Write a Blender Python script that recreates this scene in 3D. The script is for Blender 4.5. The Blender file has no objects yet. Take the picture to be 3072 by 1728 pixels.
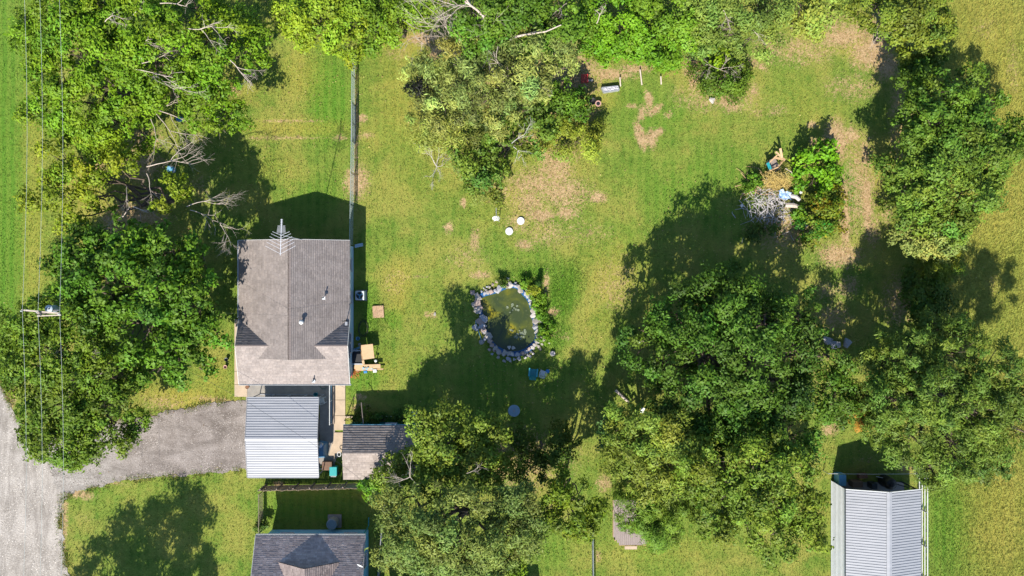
import bpy, bmesh, math, random
import numpy as np
from mathutils import Vector, Matrix

random.seed(7)
rng = np.random.default_rng(11)
scene = bpy.context.scene
COL = scene.collection

# ------------------------------------------------------------------ camera, sky, sun, exposure
CAM_H = 62.0            # drone height in metres
PPM = 34.0              # photo pixels per metre on the ground
cam_d = bpy.data.cameras.new('camera')
cam = bpy.data.objects.new('camera', cam_d)
COL.objects.link(cam)
cam.location = (0, 0, CAM_H)
cam.rotation_euler = (0, 0, 0)
cam_d.sensor_width = 36
cam_d.lens = 36 * CAM_H / (3072 / PPM)
cam_d.clip_start = 1
cam_d.clip_end = 3000
scene.camera = cam

SH = (0.23, 1.03)       # ground shadow of a 1 m post (east, north)
elev = math.atan2(1, math.hypot(*SH))
world = bpy.data.worlds.new('World')
scene.world = world
world.use_nodes = True
wn = world.node_tree.nodes
bg = wn['Background']
sky = wn.new('ShaderNodeTexSky')
sky.sky_type = 'NISHITA'
sky.sun_disc = False
sky.dust_density = 0.3
sky.ozone_density = 4.0
sky.sun_elevation = elev
sky.sun_rotation = math.atan2(-SH[0], -SH[1])
world.node_tree.links.new(sky.outputs[0], bg.inputs[0])
bg.inputs[1].default_value = 0.105
sun_d = bpy.data.lights.new('sun', 'SUN')
sun_d.energy = 4.7
sun_d.angle = math.radians(0.5)
sun_d.color = (1.0, 0.945, 0.85)
sun = bpy.data.objects.new('sun', sun_d)
COL.objects.link(sun)
sun.rotation_euler = Vector((SH[0], SH[1], -1)).to_track_quat('-Z', 'Y').to_euler()
scene.view_settings.view_transform = 'Standard'
scene.view_settings.look = 'None'
scene.view_settings.gamma = 1
scene.view_settings.use_curve_mapping = False
scene.view_settings.exposure = 1.3
scene.cycles.max_bounces = 6
scene.cycles.transparent_max_bounces = 6


def W(px, py, h=0.0):
    """survey point: photo pixel seen at height h -> world position"""
    k = (CAM_H - h) / CAM_H / PPM
    return Vector(((px - 1536) * k, (864 - py) * k, h))


def G(px, py, z=0.0):
    """ground-plan point"""
    return Vector(((px - 1536) / PPM, (864 - py) / PPM, z))


# ------------------------------------------------------------------ materials
MATS = {}


def mat(name, c1, c2=None, scale=3.0, rough=0.8, metal=0.0, bump=0.0, bscale=None, detail=5.0, stretch=None, spec=0.4):
    if name in MATS:
        return MATS[name]
    if c2 is None:
        c2 = tuple(x * 0.82 for x in c1)
    c1, c2 = [tuple(x * 0.70 for x in q) for q in (c1, c2)]     # toned to the exposure above
    m = bpy.data.materials.new(name)
    m.use_nodes = True
    nt = m.node_tree
    N, L = nt.nodes, nt.links
    b = N['Principled BSDF']
    b.inputs['Roughness'].default_value = rough
    b.inputs['Metallic'].default_value = metal
    b.inputs['Specular IOR Level'].default_value = spec
    tc = N.new('ShaderNodeTexCoord')
    vec = tc.outputs['Object']
    if stretch:
        mp = N.new('ShaderNodeMapping')
        mp.inputs['Scale'].default_value = stretch
        L.new(vec, mp.inputs['Vector'])
        vec = mp.outputs['Vector']
    nz = N.new('ShaderNodeTexNoise')
    nz.inputs['Scale'].default_value = scale
    nz.inputs['Detail'].default_value = detail
    nz.inputs['Roughness'].default_value = 0.65
    L.new(vec, nz.inputs['Vector'])
    rp = N.new('ShaderNodeValToRGB')
    rp.color_ramp.elements[0].position = 0.3
    rp.color_ramp.elements[1].position = 0.7
    rp.color_ramp.elements[0].color = (*c2, 1)
    rp.color_ramp.elements[1].color = (*c1, 1)
    L.new(nz.outputs['Fac'], rp.inputs['Fac'])
    L.new(rp.outputs['Color'], b.inputs['Base Color'])
    if bump:
        n2 = N.new('ShaderNodeTexNoise')
        n2.inputs['Scale'].default_value = bscale or scale * 3
        n2.inputs['Detail'].default_value = 4
        L.new(vec, n2.inputs['Vector'])
        bp = N.new('ShaderNodeBump')
        bp.inputs['Strength'].default_value = 0.8
        bp.inputs['Distance'].default_value = bump
        L.new(n2.outputs['Fac'], bp.inputs['Height'])
        L.new(bp.outputs['Normal'], b.inputs['Normal'])
    MATS[name] = m
    return m


def attr_mat(name, rough=0.7, spec=0.3, noise=0.0, nscale=8.0, translucent=0.0):
    """colour from the per-piece attribute Col, with grain"""
    if name in MATS:
        return MATS[name]
    m = bpy.data.materials.new(name)
    m.use_nodes = True
    nt = m.node_tree
    N, L = nt.nodes, nt.links
    b = N['Principled BSDF']
    out = N['Material Output']
    b.inputs['Roughness'].default_value = rough
    b.inputs['Specular IOR Level'].default_value = spec
    at = N.new('ShaderNodeAttribute')
    at.attribute_name = 'Col'
    col = at.outputs['Color']
    if noise:
        tc = N.new('ShaderNodeTexCoord')
        nz = N.new('ShaderNodeTexNoise')
        nz.inputs['Scale'].default_value = nscale
        nz.inputs['Detail'].default_value = 5
        L.new(tc.outputs['Object'], nz.inputs['Vector'])
        mr = N.new('ShaderNodeMapRange')
        mr.inputs['From Min'].default_value = 0.25
        mr.inputs['From Max'].default_value = 0.75
        mr.inputs['To Min'].default_value = 1 - noise
        mr.inputs['To Max'].default_value = 1 + noise
        L.new(nz.outputs['Fac'], mr.inputs['Value'])
        mx = N.new('ShaderNodeVectorMath')
        mx.operation = 'SCALE'
        L.new(col, mx.inputs[0])
        L.new(mr.outputs['Result'], mx.inputs['Scale'])
        col = mx.outputs['Vector']
    L.new(col, b.inputs['Base Color'])
    if translucent:
        t = N.new('ShaderNodeBsdfTranslucent')
        L.new(col, t.inputs['Color'])
        ms = N.new('ShaderNodeMixShader')
        ms.inputs[0].default_value = translucent
        L.new(b.outputs[0], ms.inputs[1])
        L.new(t.outputs[0], ms.inputs[2])
        L.new(ms.outputs[0], out.inputs['Surface'])
    MATS[name] = m
    return m


LEAF = attr_mat('leaf', rough=0.6, spec=0.22, translucent=0.20)
BLADE = attr_mat('grass_blade', rough=0.7, spec=0.2, translucent=0.2)
SHINGLE = attr_mat('shingle', rough=0.95, spec=0.15, noise=0.16, nscale=1.2)
M_bark = mat('bark', (0.16, 0.12, 0.085), (0.07, 0.05, 0.035), 6, 0.95, bump=0.03)
M_dead = mat('dead_wood', (0.58, 0.49, 0.41), (0.36, 0.29, 0.235), 5, 0.9)
M_deadg = mat('weathered_wood', (0.58, 0.54, 0.52), (0.34, 0.31, 0.30), 5, 0.9)
M_white = mat('white_paint', (0.68, 0.69, 0.68), (0.58, 0.59, 0.58), 3, 0.5)
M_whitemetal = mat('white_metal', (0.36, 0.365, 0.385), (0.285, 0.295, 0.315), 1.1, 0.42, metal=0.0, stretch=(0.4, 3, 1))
SCREW = mat('screw_head', (0.25, 0.25, 0.26), (0.15, 0.15, 0.16), 5, 0.5, metal=0.5)
M_galv = mat('galvanised_metal', (0.62, 0.64, 0.66), (0.50, 0.53, 0.56), 0.9, 0.38, metal=0.55, stretch=(0.5, 2, 1))
M_alu = mat('aluminium', (0.72, 0.73, 0.76), (0.6, 0.61, 0.64), 4, 0.45, metal=0.15)
M_siding = mat('blue_grey_siding', (0.52, 0.72, 0.86), (0.46, 0.64, 0.78), 2, 0.6)
M_siding2 = mat('blue_siding', (0.24, 0.62, 0.88), (0.19, 0.54, 0.78), 2, 0.6)
M_deck = mat('roof_board', (0.10, 0.085, 0.075), (0.07, 0.06, 0.05), 5, 0.95)
M_glass = mat('dark_glass', (0.03, 0.05, 0.06), (0.02, 0.03, 0.04), 2, 0.08, spec=0.8)
M_conc = mat('tan_concrete', (0.52, 0.40, 0.28), (0.40, 0.31, 0.22), 1.2, 0.9, bump=0.006, bscale=20)
M_concg = mat('grey_concrete', (0.33, 0.30, 0.26), (0.22, 0.20, 0.18), 1.5, 0.9, bump=0.006, bscale=20)
M_ply = mat('plywood', (0.62, 0.42, 0.24), (0.48, 0.31, 0.17), 2.5, 0.75, stretch=(1, 6, 1))
M_board = mat('sawn_board', (0.55, 0.36, 0.19), (0.38, 0.24, 0.12), 3, 0.8, stretch=(1, 7, 1))
M_oldwood = mat('grey_old_wood', (0.34, 0.27, 0.22), (0.20, 0.155, 0.125), 4, 0.9, stretch=(6, 1, 1))
M_fencewood = mat('fence_wood', (0.56, 0.42, 0.28), (0.36, 0.26, 0.16), 4, 0.9, stretch=(6, 6, 1))
M_black = mat('black_plastic', (0.02, 0.02, 0.022), (0.012, 0.012, 0.014), 4, 0.5)
M_dark = mat('dark_metal', (0.07, 0.08, 0.09), (0.04, 0.05, 0.055), 4, 0.5, metal=0.5)
M_wire = mat('cable', (0.55, 0.60, 0.55), (0.45, 0.50, 0.46), 4, 0.5)
M_wirem = mat('fence_wire', (0.50, 0.54, 0.52), (0.38, 0.42, 0.41), 4, 0.45, metal=0.5)
M_teal = mat('teal_plastic', (0.02, 0.28, 0.30), (0.015, 0.22, 0.25), 4, 0.45)
M_blue = mat('blue_plastic', (0.03, 0.22, 0.48), (0.02, 0.16, 0.38), 4, 0.45)
M_ltblue = mat('light_blue_plastic', (0.16, 0.42, 0.58), (0.11, 0.33, 0.50), 4, 0.45)
M_liner = mat('pond_liner', (0.02, 0.13, 0.34), (0.012, 0.07, 0.20), 2.5, 0.4)
M_red = mat('red_paint', (0.60, 0.045, 0.04), (0.45, 0.03, 0.03), 4, 0.6)
M_orange = mat('orange_plastic', (0.62, 0.14, 0.03), (0.48, 0.10, 0.025), 4, 0.6)
M_rust = mat('rust_brown', (0.26, 0.12, 0.06), (0.16, 0.075, 0.04), 6, 0.85)
M_terra = mat('terracotta_pink', (0.55, 0.32, 0.27), (0.44, 0.25, 0.20), 6, 0.8)
M_soil = mat('potting_soil', (0.05, 0.035, 0.025), (0.03, 0.02, 0.015), 12, 0.95)
M_tarp = mat('grey_tarp', (0.58, 0.57, 0.60), (0.28, 0.28, 0.32), 3, 0.5, bump=0.05, bscale=6)
M_brown = mat('brown_timber', (0.20, 0.12, 0.075), (0.12, 0.07, 0.045), 4, 0.85)
STONES = [mat('stone_pale', (0.42, 0.38, 0.33), (0.28, 0.25, 0.22), 4, 0.9, bump=0.02),
          mat('stone_grey', (0.40, 0.40, 0.42), (0.27, 0.27, 0.29), 4, 0.9, bump=0.02),
          mat('stone_pink', (0.42, 0.32, 0.27), (0.30, 0.225, 0.19), 4, 0.9, bump=0.02),
          mat('stone_white', (0.54, 0.50, 0.46), (0.40, 0.37, 0.33), 4, 0.9, bump=0.02)]


# ------------------------------------------------------------------ mesh helpers
def np_mesh(name, v, faces, cols=None):
    """faces: list of (M,k) int arrays"""
    me = bpy.data.meshes.new(name)
    v = np.asarray(v, dtype=np.float32)
    if not isinstance(faces, (list, tuple)):
        faces = [faces]
    me.vertices.add(len(v))
    me.vertices.foreach_set('co', v.ravel())
    nl = sum(f.size for f in faces)
    nf = sum(len(f) for f in faces)
    me.loops.add(nl)
    me.polygons.add(nf)
    me.loops.foreach_set('vertex_index', np.concatenate([f.ravel() for f in faces]).astype(np.int32))
    tot = np.concatenate([np.full(len(f), f.shape[1], np.int32) for f in faces])
    st = np.concatenate([[0], np.cumsum(tot)[:-1]]).astype(np.int32)
    me.polygons.foreach_set('loop_start', st)
    me.update(calc_edges=True)
    if cols is not None:
        a = me.color_attributes.new('Col', 'FLOAT_COLOR', 'POINT')
        c4 = np.ones((len(v), 4), np.float32)
        c4[:, :3] = cols
        a.data.foreach_set('color', c4.ravel())
    return me


def link(name, me, material=None, parent=None, loc=None):
    o = bpy.data.objects.new(name, me)
    COL.objects.link(o)
    if material and not me.materials:
        me.materials.append(material)
    if loc is not None:
        o.location = loc
    if parent is not None:
        o.parent = parent
    return o


def tag(o, label=None, cat=None, group=None, kind=None):
    if label:
        o['label'] = label
    if cat:
        o['category'] = cat
    if group:
        o['group'] = group
    if kind:
        o['kind'] = kind
    return o


def thing(name, label, cat, loc, group=None):
    o = bpy.data.objects.new(name, None)
    COL.objects.link(o)
    o.location = loc
    o.empty_display_size = 0.3
    return tag(o, label, cat, group)


class MB:
    """collects geometry in world coordinates and links it as one mesh"""
    def __init__(s):
        s.v, s.f = [], []

    def add(s, vs, fs):
        o = len(s.v)
        s.v += [tuple(x) for x in vs]
        s.f += [tuple(i + o for i in f) for f in fs]
        return s

    def box(s, c, size, rz=0.0, tilt=None):
        x, y, z = [d / 2 for d in size]
        M = Matrix.Rotation(rz, 3, 'Z')
        if tilt:
            M = M @ Matrix.Rotation(tilt[0], 3, 'X') @ Matrix.Rotation(tilt[1], 3, 'Y')
        vs = [Vector(c) + M @ Vector((sx * x, sy * y, sz * z)) for sz in (-1, 1) for sx, sy in ((-1, -1), (1, -1), (1, 1), (-1, 1))]
        return s.add(vs, [(3, 2, 1, 0), (4, 5, 6, 7), (0, 1, 5, 4), (1, 2, 6, 5), (2, 3, 7, 6), (3, 0, 4, 7)])

    def beam(s, a, b, w, h=None):
        """rectangular bar from a to b"""
        h = h or w
        a, b = Vector(a), Vector(b)
        d = (b - a).normalized()
        up = Vector((0, 0, 1)) if abs(d.z) < 0.95 else Vector((0, 1, 0))
        sx = d.cross(up).normalized() * w / 2
        sz = sx.cross(d).normalized() * h / 2
        vs = [p + i * sx + j * sz for p in (a, b) for i, j in ((-1, -1), (1, -1), (1, 1), (-1, 1))]
        return s.add(vs, [(3, 2, 1, 0), (4, 5, 6, 7), (0, 1, 5, 4), (1, 2, 6, 5), (2, 3, 7, 6), (3, 0, 4, 7)])

    def tube(s, pts, r0, r1=None, n=6, cap=True):
        r1 = r0 if r1 is None else r1
        pts = [Vector(p) for p in pts]
        rings = []
        for i, p in enumerate(pts):
            a = pts[max(i - 1, 0)]
            b = pts[min(i + 1, len(pts) - 1)]
            d = (b - a).normalized()
            u = d.orthogonal().normalized() if i == 0 else (rings[-1][1] - d * rings[-1][1].dot(d)).normalized()
            w = d.cross(u)
            r = r0 + (r1 - r0) * i / max(1, len(pts) - 1)
            rings.append(([p + (u * math.cos(2 * math.pi * k / n) + w * math.sin(2 * math.pi * k / n)) * r for k in range(n)], u))
        vs = [v for rg, _ in rings for v in rg]
        fs = []
        for i in range(len(pts) - 1):
            for k in range(n):
                k2 = (k + 1) % n
                fs.append((i * n + k, i * n + k2, (i + 1) * n + k2, (i + 1) * n + k))
        if cap:
            fs.append(tuple(range(n - 1, -1, -1)))
            fs.append(tuple((len(pts) - 1) * n + k for k in range(n)))
        return s.add(vs, fs)

    def prism(s, poly, z0, z1):
        n = len(poly)
        vs = [(p[0], p[1], z0) for p in poly] + [(p[0], p[1], z1) for p in poly]
        fs = [tuple(range(n - 1, -1, -1)), tuple(range(n, 2 * n))]
        fs += [(i, (i + 1) % n, n + (i + 1) % n, n + i) for i in range(n)]
        return s.add(vs, fs)

    def lathe(s, c, prof, n=20):
        c = Vector(c)
        vs = [c + Vector((r * math.cos(2 * math.pi * k / n), r * math.sin(2 * math.pi * k / n), z)) for r, z in prof for k in range(n)]
        fs = []
        for i in range(len(prof) - 1):
            for k in range(n):
                k2 = (k + 1) % n
                fs.append((i * n + k, i * n + k2, (i + 1) * n + k2, (i + 1) * n + k))
        fs.append(tuple(range(n - 1, -1, -1)))
        fs.append(tuple((len(prof) - 1) * n + k for k in range(n)))
        return s.add(vs, fs)

    def poly(s, pts):
        return s.add(pts, [tuple(range(len(pts)))])

    def build(s, name, material, parent=None, origin=None, smooth=False, bevel=0.0):
        org = Vector((0, 0, 0))
        p = parent
        while p is not None:
            org = org + p.location
            p = p.parent
        if origin is None and parent is None:
            vs = np.array(s.v)
            origin = Vector(((vs[:, 0].min() + vs[:, 0].max()) / 2, (vs[:, 1].min() + vs[:, 1].max()) / 2, vs[:, 2].min()))
        loc = Vector((0, 0, 0))
        if parent is None:
            loc = Vector(origin)
        me = bpy.data.meshes.new(name)
        me.from_pydata([tuple(Vector(v) - org - loc) for v in s.v], [], s.f)
        me.update()
        if smooth:
            me.polygons.foreach_set('use_smooth', [True] * len(me.polygons))
        o = link(name, me, material, parent, loc)
        if bevel:
            md = o.modifiers.new('bevel', 'BEVEL')
            md.width = bevel
            md.segments = 2
            md.limit_method = 'ANGLE'
        return o


def tubes_np(segs, n=5):
    """segs: (K,8) p0,p1,r0,r1 -> verts, faces"""
    s = np.asarray(segs, dtype=np.float64)
    p0, p1, r0, r1 = s[:, :3], s[:, 3:6], s[:, 6:7], s[:, 7:8]
    d = p1 - p0
    d /= np.linalg.norm(d, axis=1, keepdims=True) + 1e-9
    ref = np.where(np.abs(d[:, 2:3]) < 0.9, np.array([[0, 0, 1.0]]), np.array([[1.0, 0, 0]]))
    u = np.cross(d, ref)
    u /= np.linalg.norm(u, axis=1, keepdims=True) + 1e-9
    w = np.cross(d, u)
    K = len(s)
    v = np.zeros((K, 2 * n, 3))
    for k in range(n):
        a = 2 * math.pi * k / n
        o = u * math.cos(a) + w * math.sin(a)
        v[:, k] = p0 + o * r0
        v[:, n + k] = p1 + o * r1
    base = (np.arange(K) * 2 * n)[:, None]
    fs = []
    for k in range(n):
        k2 = (k + 1) % n
        fs.append(base + np.array([[k, k2, n + k2, n + k]]))
    return v.reshape(-1, 3), np.concatenate(fs)


def in_poly(x, y, poly):
    poly = np.asarray(poly)
    res = np.zeros(x.shape, bool)
    j = len(poly) - 1
    for i in range(len(poly)):
        xi, yi = poly[i]
        xj, yj = poly[j]
        c = ((yi > y) != (yj > y)) & (x < (xj - xi) * (y - yi) / (yj - yi + 1e-12) + xi)
        res ^= c
        j = i
    return res


def vnoise(x, y, seed=0):
    """cheap smooth value noise in numpy"""
    r = np.random.default_rng(seed)
    T = r.random((256, 256))
    xi, yi = np.floor(x).astype(int), np.floor(y).astype(int)
    fx, fy = x - xi, y - yi
    fx, fy = fx * fx * (3 - 2 * fx), fy * fy * (3 - 2 * fy)
    a, b = T[xi & 255, yi & 255], T[(xi + 1) & 255, yi & 255]
    c, d = T[xi & 255, (yi + 1) & 255], T[(xi + 1) & 255, (yi + 1) & 255]
    return (a * (1 - fx) + b * fx) * (1 - fy) + (c * (1 - fx) + d * fx) * fy


def fbm(x, y, seed=0, o=4):
    s, a, t = 0, 0.5, 0
    for k in range(o):
        s = s + a * vnoise(x * 2 ** k, y * 2 ** k, seed + k)
        t += a
        a *= 0.55
    return s / t


# ------------------------------------------------------------------ ground zones (photo pixels: cx, cy, rx, ry, angle deg, weight)
SOIL = [(1665, 500, 60, 70, 0, .72), (1620, 550, 130, 60, 0, .6), (1690, 575, 95, 60, 0, .66), (1590, 600, 60, 50, 0, .62), (1640, 700, 90, 60, 0, .45), (1500, 560, 110, 80, 0, .42), (1700, 450, 70, 60, 0, .45), (1400, 770, 90, 60, 0, .38), (2400, 150, 160, 60, 0, .5), (2560, 260, 120, 60, 0, .45), (2150, 290, 160, 60, 0, .5), (2580, 560, 70, 200, 0, .55), (2620, 90, 160, 60, 0, .62), (2470, 60, 90, 50, 0, .62), (2330, 130, 90, 40, 0, .5), (1760, 700, 120, 60, 0, .36), (1850, 850, 90, 120, 0, .40),
        (1620, 645, 60, 26, 0, .75), (1795, 592, 30, 18, 0, .85), (1575, 735, 30, 18, -20, .75), (1700, 640, 45, 25, 0, .7), (1345, 682, 18, 22, 0, .7),
        (1425, 720, 18, 40, 0, .65), (1440, 825, 34, 13, 0, .75), (1390, 607, 10, 15, 0, .9), (1555, 665, 55, 42, 0, .5), (1640, 465, 28, 60, 0, .7),
        (1947, 300, 12, 32, 10, .95), (1965, 330, 26, 12, 35, .9), (1925, 340, 12, 26, -10, .85), (1921, 405, 15, 44, 18, 1.0),
        (1955, 415, 16, 30, 5, 1.0), (1975, 395, 20, 12, 30, .9), (1600, 430, 30, 40, 0, .5), (2005, 345, 20, 12, 0, .6), (1900, 318, 26, 10, 0, .6),
        (1835, 222, 80, 20, -4, .75), (1910, 205, 60, 16, 0, .7), (2085, 205, 34, 42, 20, .9), (2080, 250, 15, 22, 0, .8), (2190, 312, 45, 22, -20, .8),
        (2260, 270, 20, 30, 20, .6), (2270, 190, 60, 14, -30, .6), (2530, 110, 75, 34, 10, .8), (2620, 150, 75, 50, 30, .9), (2660, 195, 40, 42, 0, .9),
        (2500, 75, 40, 30, 20, .6), (2440, 110, 40, 20, 0, .4), (2640, 235, 40, 14, 0, .55), (2260, 330, 70, 30, -20, .35), (2330, 330, 45, 25, 0, .45),
        (2510, 420, 34, 62, 8, 1.0), (2480, 440, 34, 24, 0, .9), (2555, 405, 30, 28, 0, .75), (2440, 425, 16, 16, 0, .8), (2436, 375, 20, 14, 0, .7),
        (2535, 640, 15, 130, 2, .95), (2602, 610, 15, 120, 3, .95), (2570, 650, 10, 80, 0, .5), (2595, 470, 14, 60, 5, .7), (2520, 765, 70, 40, 0, .8),
        (2620, 690, 30, 60, 0, .6), (2660, 640, 20, 50, 0, .6), (2545, 860, 40, 40, 0, .6), (2480, 870, 40, 40, 0, .5), (2500, 950, 60, 60, 0, .55),
        (1070, 545, 40, 55, 0, .8), (1068, 400, 10, 250, 0, .6), (1085, 355, 18, 14, 0, .8), (1100, 405, 30, 10, 0, .6), (1270, 115, 60, 20, 0, .8), (1320, 150, 40, 40, 0, .8),
        (1190, 160, 60, 25, 0, .4), (860, 362, 130, 7, 0, .55), (850, 413, 150, 8, 0, .55), (1020, 412, 30, 12, 0, .6), (420, 500, 80, 60, 0, .7),
        (400, 650, 120, 50, 0, .75), (330, 690, 70, 30, 0, .6), (600, 560, 60, 60, 0, .4), (430, 420, 60, 40, 0, .7), (290, 500, 40, 40, 0, .6), (700, 270, 40, 20, 0, .5),
        (905, 205, 28, 50, 0, .25), (1300, 945, 16, 14, 0, .6), (1280, 942, 10, 10, 0, .7), (1185, 850, 50, 70, 0, .35), (1250, 830, 60, 6, 0, .5),
        (1640, 850, 10, 50, 0, .7), (1655, 935, 26, 14, 0, .8), (1660, 1000, 40, 30, 0, .4), (1700, 1010, 16, 16, 0, .5), (1080, 1190, 20, 10, 0, .8), (1080, 1225, 40, 20, 0, .6),
        (490, 1210, 100, 40, -8, .45), (460, 1255, 60, 12, -12, .7), (650, 1200, 90, 12, -4, .6), (835, 1455, 20, 16, 0, .8), (250, 1555, 60, 20, 0, .3), (190, 1560, 16, 120, 0, .65),
        (230, 1480, 60, 16, -12, .8), (330, 1448, 80, 10, -8, .5), (25, 1200, 20, 60, -25, .9), (2260, 1080, 400, 300, 0, .35), (1560, 1380, 200, 120, 0, .5), (2065, 1470, 40, 22, 0, .8),
        (1815, 1450, 30, 30, 0, .6), (2490, 1290, 30, 20, 0, .7), (2720, 1400, 30, 20, 0, .8), (2600, 1380, 90, 60, 0, .3), (1700, 220, 120, 90, 0, .75), (1620, 300, 80, 60, 0, .7),
        (1560, 120, 300, 70, 0, .5), (1750, 330, 60, 50, 0, .55), (2700, 350, 40, 200, 0, .55), (2700, 900, 60, 90, 0, .6), (2570, 1500, 12, 120, 0, .25), (1795, 1670, 12, 24, 0, .6),
        (2350, 680, 120, 80, 0, .6), (880, 1500, 3, 3, 0, .1), (2980, 850, 30, 60, 0, .35), (2960, 80, 60, 60, 0, .35), (3040, 200, 30, 120, 0, .4), (2980, 500, 50, 60, 0, .3), (1480, 245, 120, 120, 0, .5)]
LUSH = [(-200, 500, 260, 900, 0, 1.2), (30, 600, 45, 620, 0, .8), (985, 300, 60, 130, 0, 1.0), (960, 380, 60, 60, 0, .6), (960, 570, 150, 60, 0, .4), (1640, 860, 60, 100, 0, .2), (1690, 880, 45, 90, -18, .95), (1600, 820, 70, 22, 5, .9),
        (1650, 1000, 55, 45, 0, .9), (1180, 960, 30, 30, 0, .9), (1110, 930, 26, 90, 0, .7), (1110, 1130, 50, 40, 0, .7), (1070, 1180, 30, 60, 0, .5), (2540, 560, 30, 70, 0, 1.0),
        (2080, 560, 220, 120, 0, .5), (2000, 360, 160, 80, 0, .45), (1880, 700, 120, 60, 0, .35), (2560, 330, 120, 100, 0, -.2), (820, 1480, 180, 100, 0, .3), (300, 1480, 160, 60, 0, .4), (920, 1530, 160, 60, 0, .5),
        (2850, 1560, 70, 160, 0, .8), (1960, 1620, 160, 120, 0, .35), (1680, 1640, 120, 80, 0, .4), (1530, 760, 90, 18, 0, .4), (1240, 560, 60, 90, 0, .15), (1460, 760, 120, 60, 0, .25), (1600, 760, 80, 50, 0, .35),
        (1500, 1150, 300, 120, 0, .35), (2250, 450, 100, 60, 0, .4), (2370, 200, 90, 60, 0, .3), (1910, 290, 90, 30, 0, .4)]
DRY = [(2960, 400, 190, 700, 0, .75), (3400, 800, 400, 1400, 0, .9), (3000, 1550, 120, 300, 0, .7), (2700, 420, 30, 120, 0, .7), (2640, 560, 30, 140, 0, .5), (2580, 120, 160, 60, 0, .5), (100, 600, 40, 600, 0, .55),
       (560, 1200, 150, 40, -8, .9), (640, 1150, 60, 80, 0, .6), (1200, 860, 40, 90, 0, .7), (1290, 900, 50, 120, 0, .3), (1850, 830, 90, 100, 0, .6), (1790, 760, 80, 90, 0, .3), (1560, 560, 200, 140, 0, .4), (880, 385, 180, 30, 0, .6),
       (900, 220, 70, 80, 0, .55), (800, 500, 120, 60, 0, .35), (1190, 300, 80, 200, 0, .45), (1290, 520, 200, 110, 0, .3), (720, 260, 60, 60, 0, .6), (1130, 420, 60, 60, 0, .4), (2300, 300, 200, 100, 0, .25), (2420, 330, 120, 120, 0, .35), (2120, 740, 30, 40, 0, .3),
       (1700, 340, 80, 60, 0, .6), (1810, 300, 50, 30, 0, .5), (270, 560, 160, 200, 0, .5), (1160, 1100, 60, 40, 0, .4), (1250, 130, 120, 60, 0, .7), (560, 1560, 200, 120, 0, .3), (1180, 1650, 80, 60, 0, .4), (2000, 1650, 300, 80, 0, .35), (1800, 950, 60, 60, 0, .35), (2560, 1560, 80, 160, 0, .5), (2680, 760, 60, 200, 0, .45), (2450, 260, 110, 60, 0, .2)]


def zone(px, py, blobs):
    r = np.zeros(px.shape)
    for cx, cy, rx, ry, an, w in blobs:
        a = math.radians(an)
        dx, dy = px - cx, py - cy
        u = (dx * math.cos(a) - dy * math.sin(a)) / rx
        v = (dx * math.sin(a) + dy * math.cos(a)) / ry
        q = u * u + v * v
        k = q < 9
        g = np.zeros(px.shape)
        g[k] = w * np.exp(-q[k] * 0.8)
        r = np.maximum(r, g) if w > 0 else r + g
    return r


def stretch_axis(lo, hi, step, far):
    core = np.arange(lo, hi + 1e-6, step)
    ext = []
    d, s = 0, step
    while d < far:
        s *= 1.35
        d += s
        ext.append(d)
    ext = np.array(ext)
    return np.concatenate([lo - ext[::-1], core, hi + ext])


POND_C = G(1525, 962)
pond_in = [(870, 300), (960, 310), (1040, 400), (1110, 480), (1150, 600), (1180, 750), (1200, 880), (1225, 960), (1210, 1060), (1130, 1160), (1020, 1225), (900, 1240),
           (800, 1215), (690, 1160), (620, 1080), (600, 1000), (530, 900), (510, 750), (480, 650), (470, 560), (430, 500), (500, 430), (600, 400), (720, 360), (800, 320)]
pond_in = [(1525 + (1350 + x / 4.83 - 1525) * 1.07, 960 + (800 + y / 4.83 - 960) * 1.02) for x, y in pond_in]
pond_w = [tuple(G(*p)[:2]) for p in pond_in]

xs = stretch_axis(-47, 47, 0.25, 900)
ys = stretch_axis(-28, 28, 0.25, 900)
X, Y = np.meshgrid(xs, ys)
PX, PY = X * PPM + 1536, 864 - Y * PPM
z_soil, z_lush, z_dry = zone(PX, PY, SOIL), zone(PX, PY, LUSH), zone(PX, PY, DRY)
Z = (fbm(X * 0.35, Y * 0.35, 3) - 0.5) * 0.10 + (fbm(X * 1.6, Y * 1.6, 9, 2) - 0.5) * 0.05
Z = np.where((np.abs(X) > 60) | (np.abs(Y) > 40), 0, Z) - 0.06
flat = [(690, 700, 1110, 1450), (700, 1430, 1260, 1728), (1010, 1240, 1260, 1440), (2480, 1360, 2830, 2200), (-800, 1100, 760, 2500), (1820, 1500, 1960, 1670)]
for a, b, c, d in flat:
    k = (PX > a) & (PX < c) & (PY > b) & (PY < d)
    Z = np.where(k, np.minimum(Z, -0.012) * 0.3 - 0.01, Z)
pin = in_poly(X, Y, pond_w)
Z = np.where(pin, -0.75, Z)
ny, nx = X.shape
gv = np.stack([X, Y, Z], -1).reshape(-1, 3)
idx = np.arange(nx * ny).reshape(ny, nx)
gf = np.stack([idx[:-1, :-1], idx[:-1, 1:], idx[1:, 1:], idx[1:, :-1]], -1).reshape(-1, 4)
gm = np_mesh('ground', gv, gf, np.stack([z_soil, z_lush, z_dry], -1).reshape(-1, 3))
gm.polygons.foreach_set('use_smooth', np.ones(len(gf), bool))

M_ground = bpy.data.materials.new('lawn_ground')
M_ground.use_nodes = True
nt = M_ground.node_tree
N, L = nt.nodes, nt.links
B = N['Principled BSDF']
B.inputs['Roughness'].default_value = 0.9
B.inputs['Specular IOR Level'].default_value = 0.15
geo = N.new('ShaderNodeNewGeometry')
att = N.new('ShaderNodeAttribute')
att.attribute_name = 'Col'
sep = N.new('ShaderNodeSeparateColor')
L.new(att.outputs['Color'], sep.inputs[0])


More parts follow.
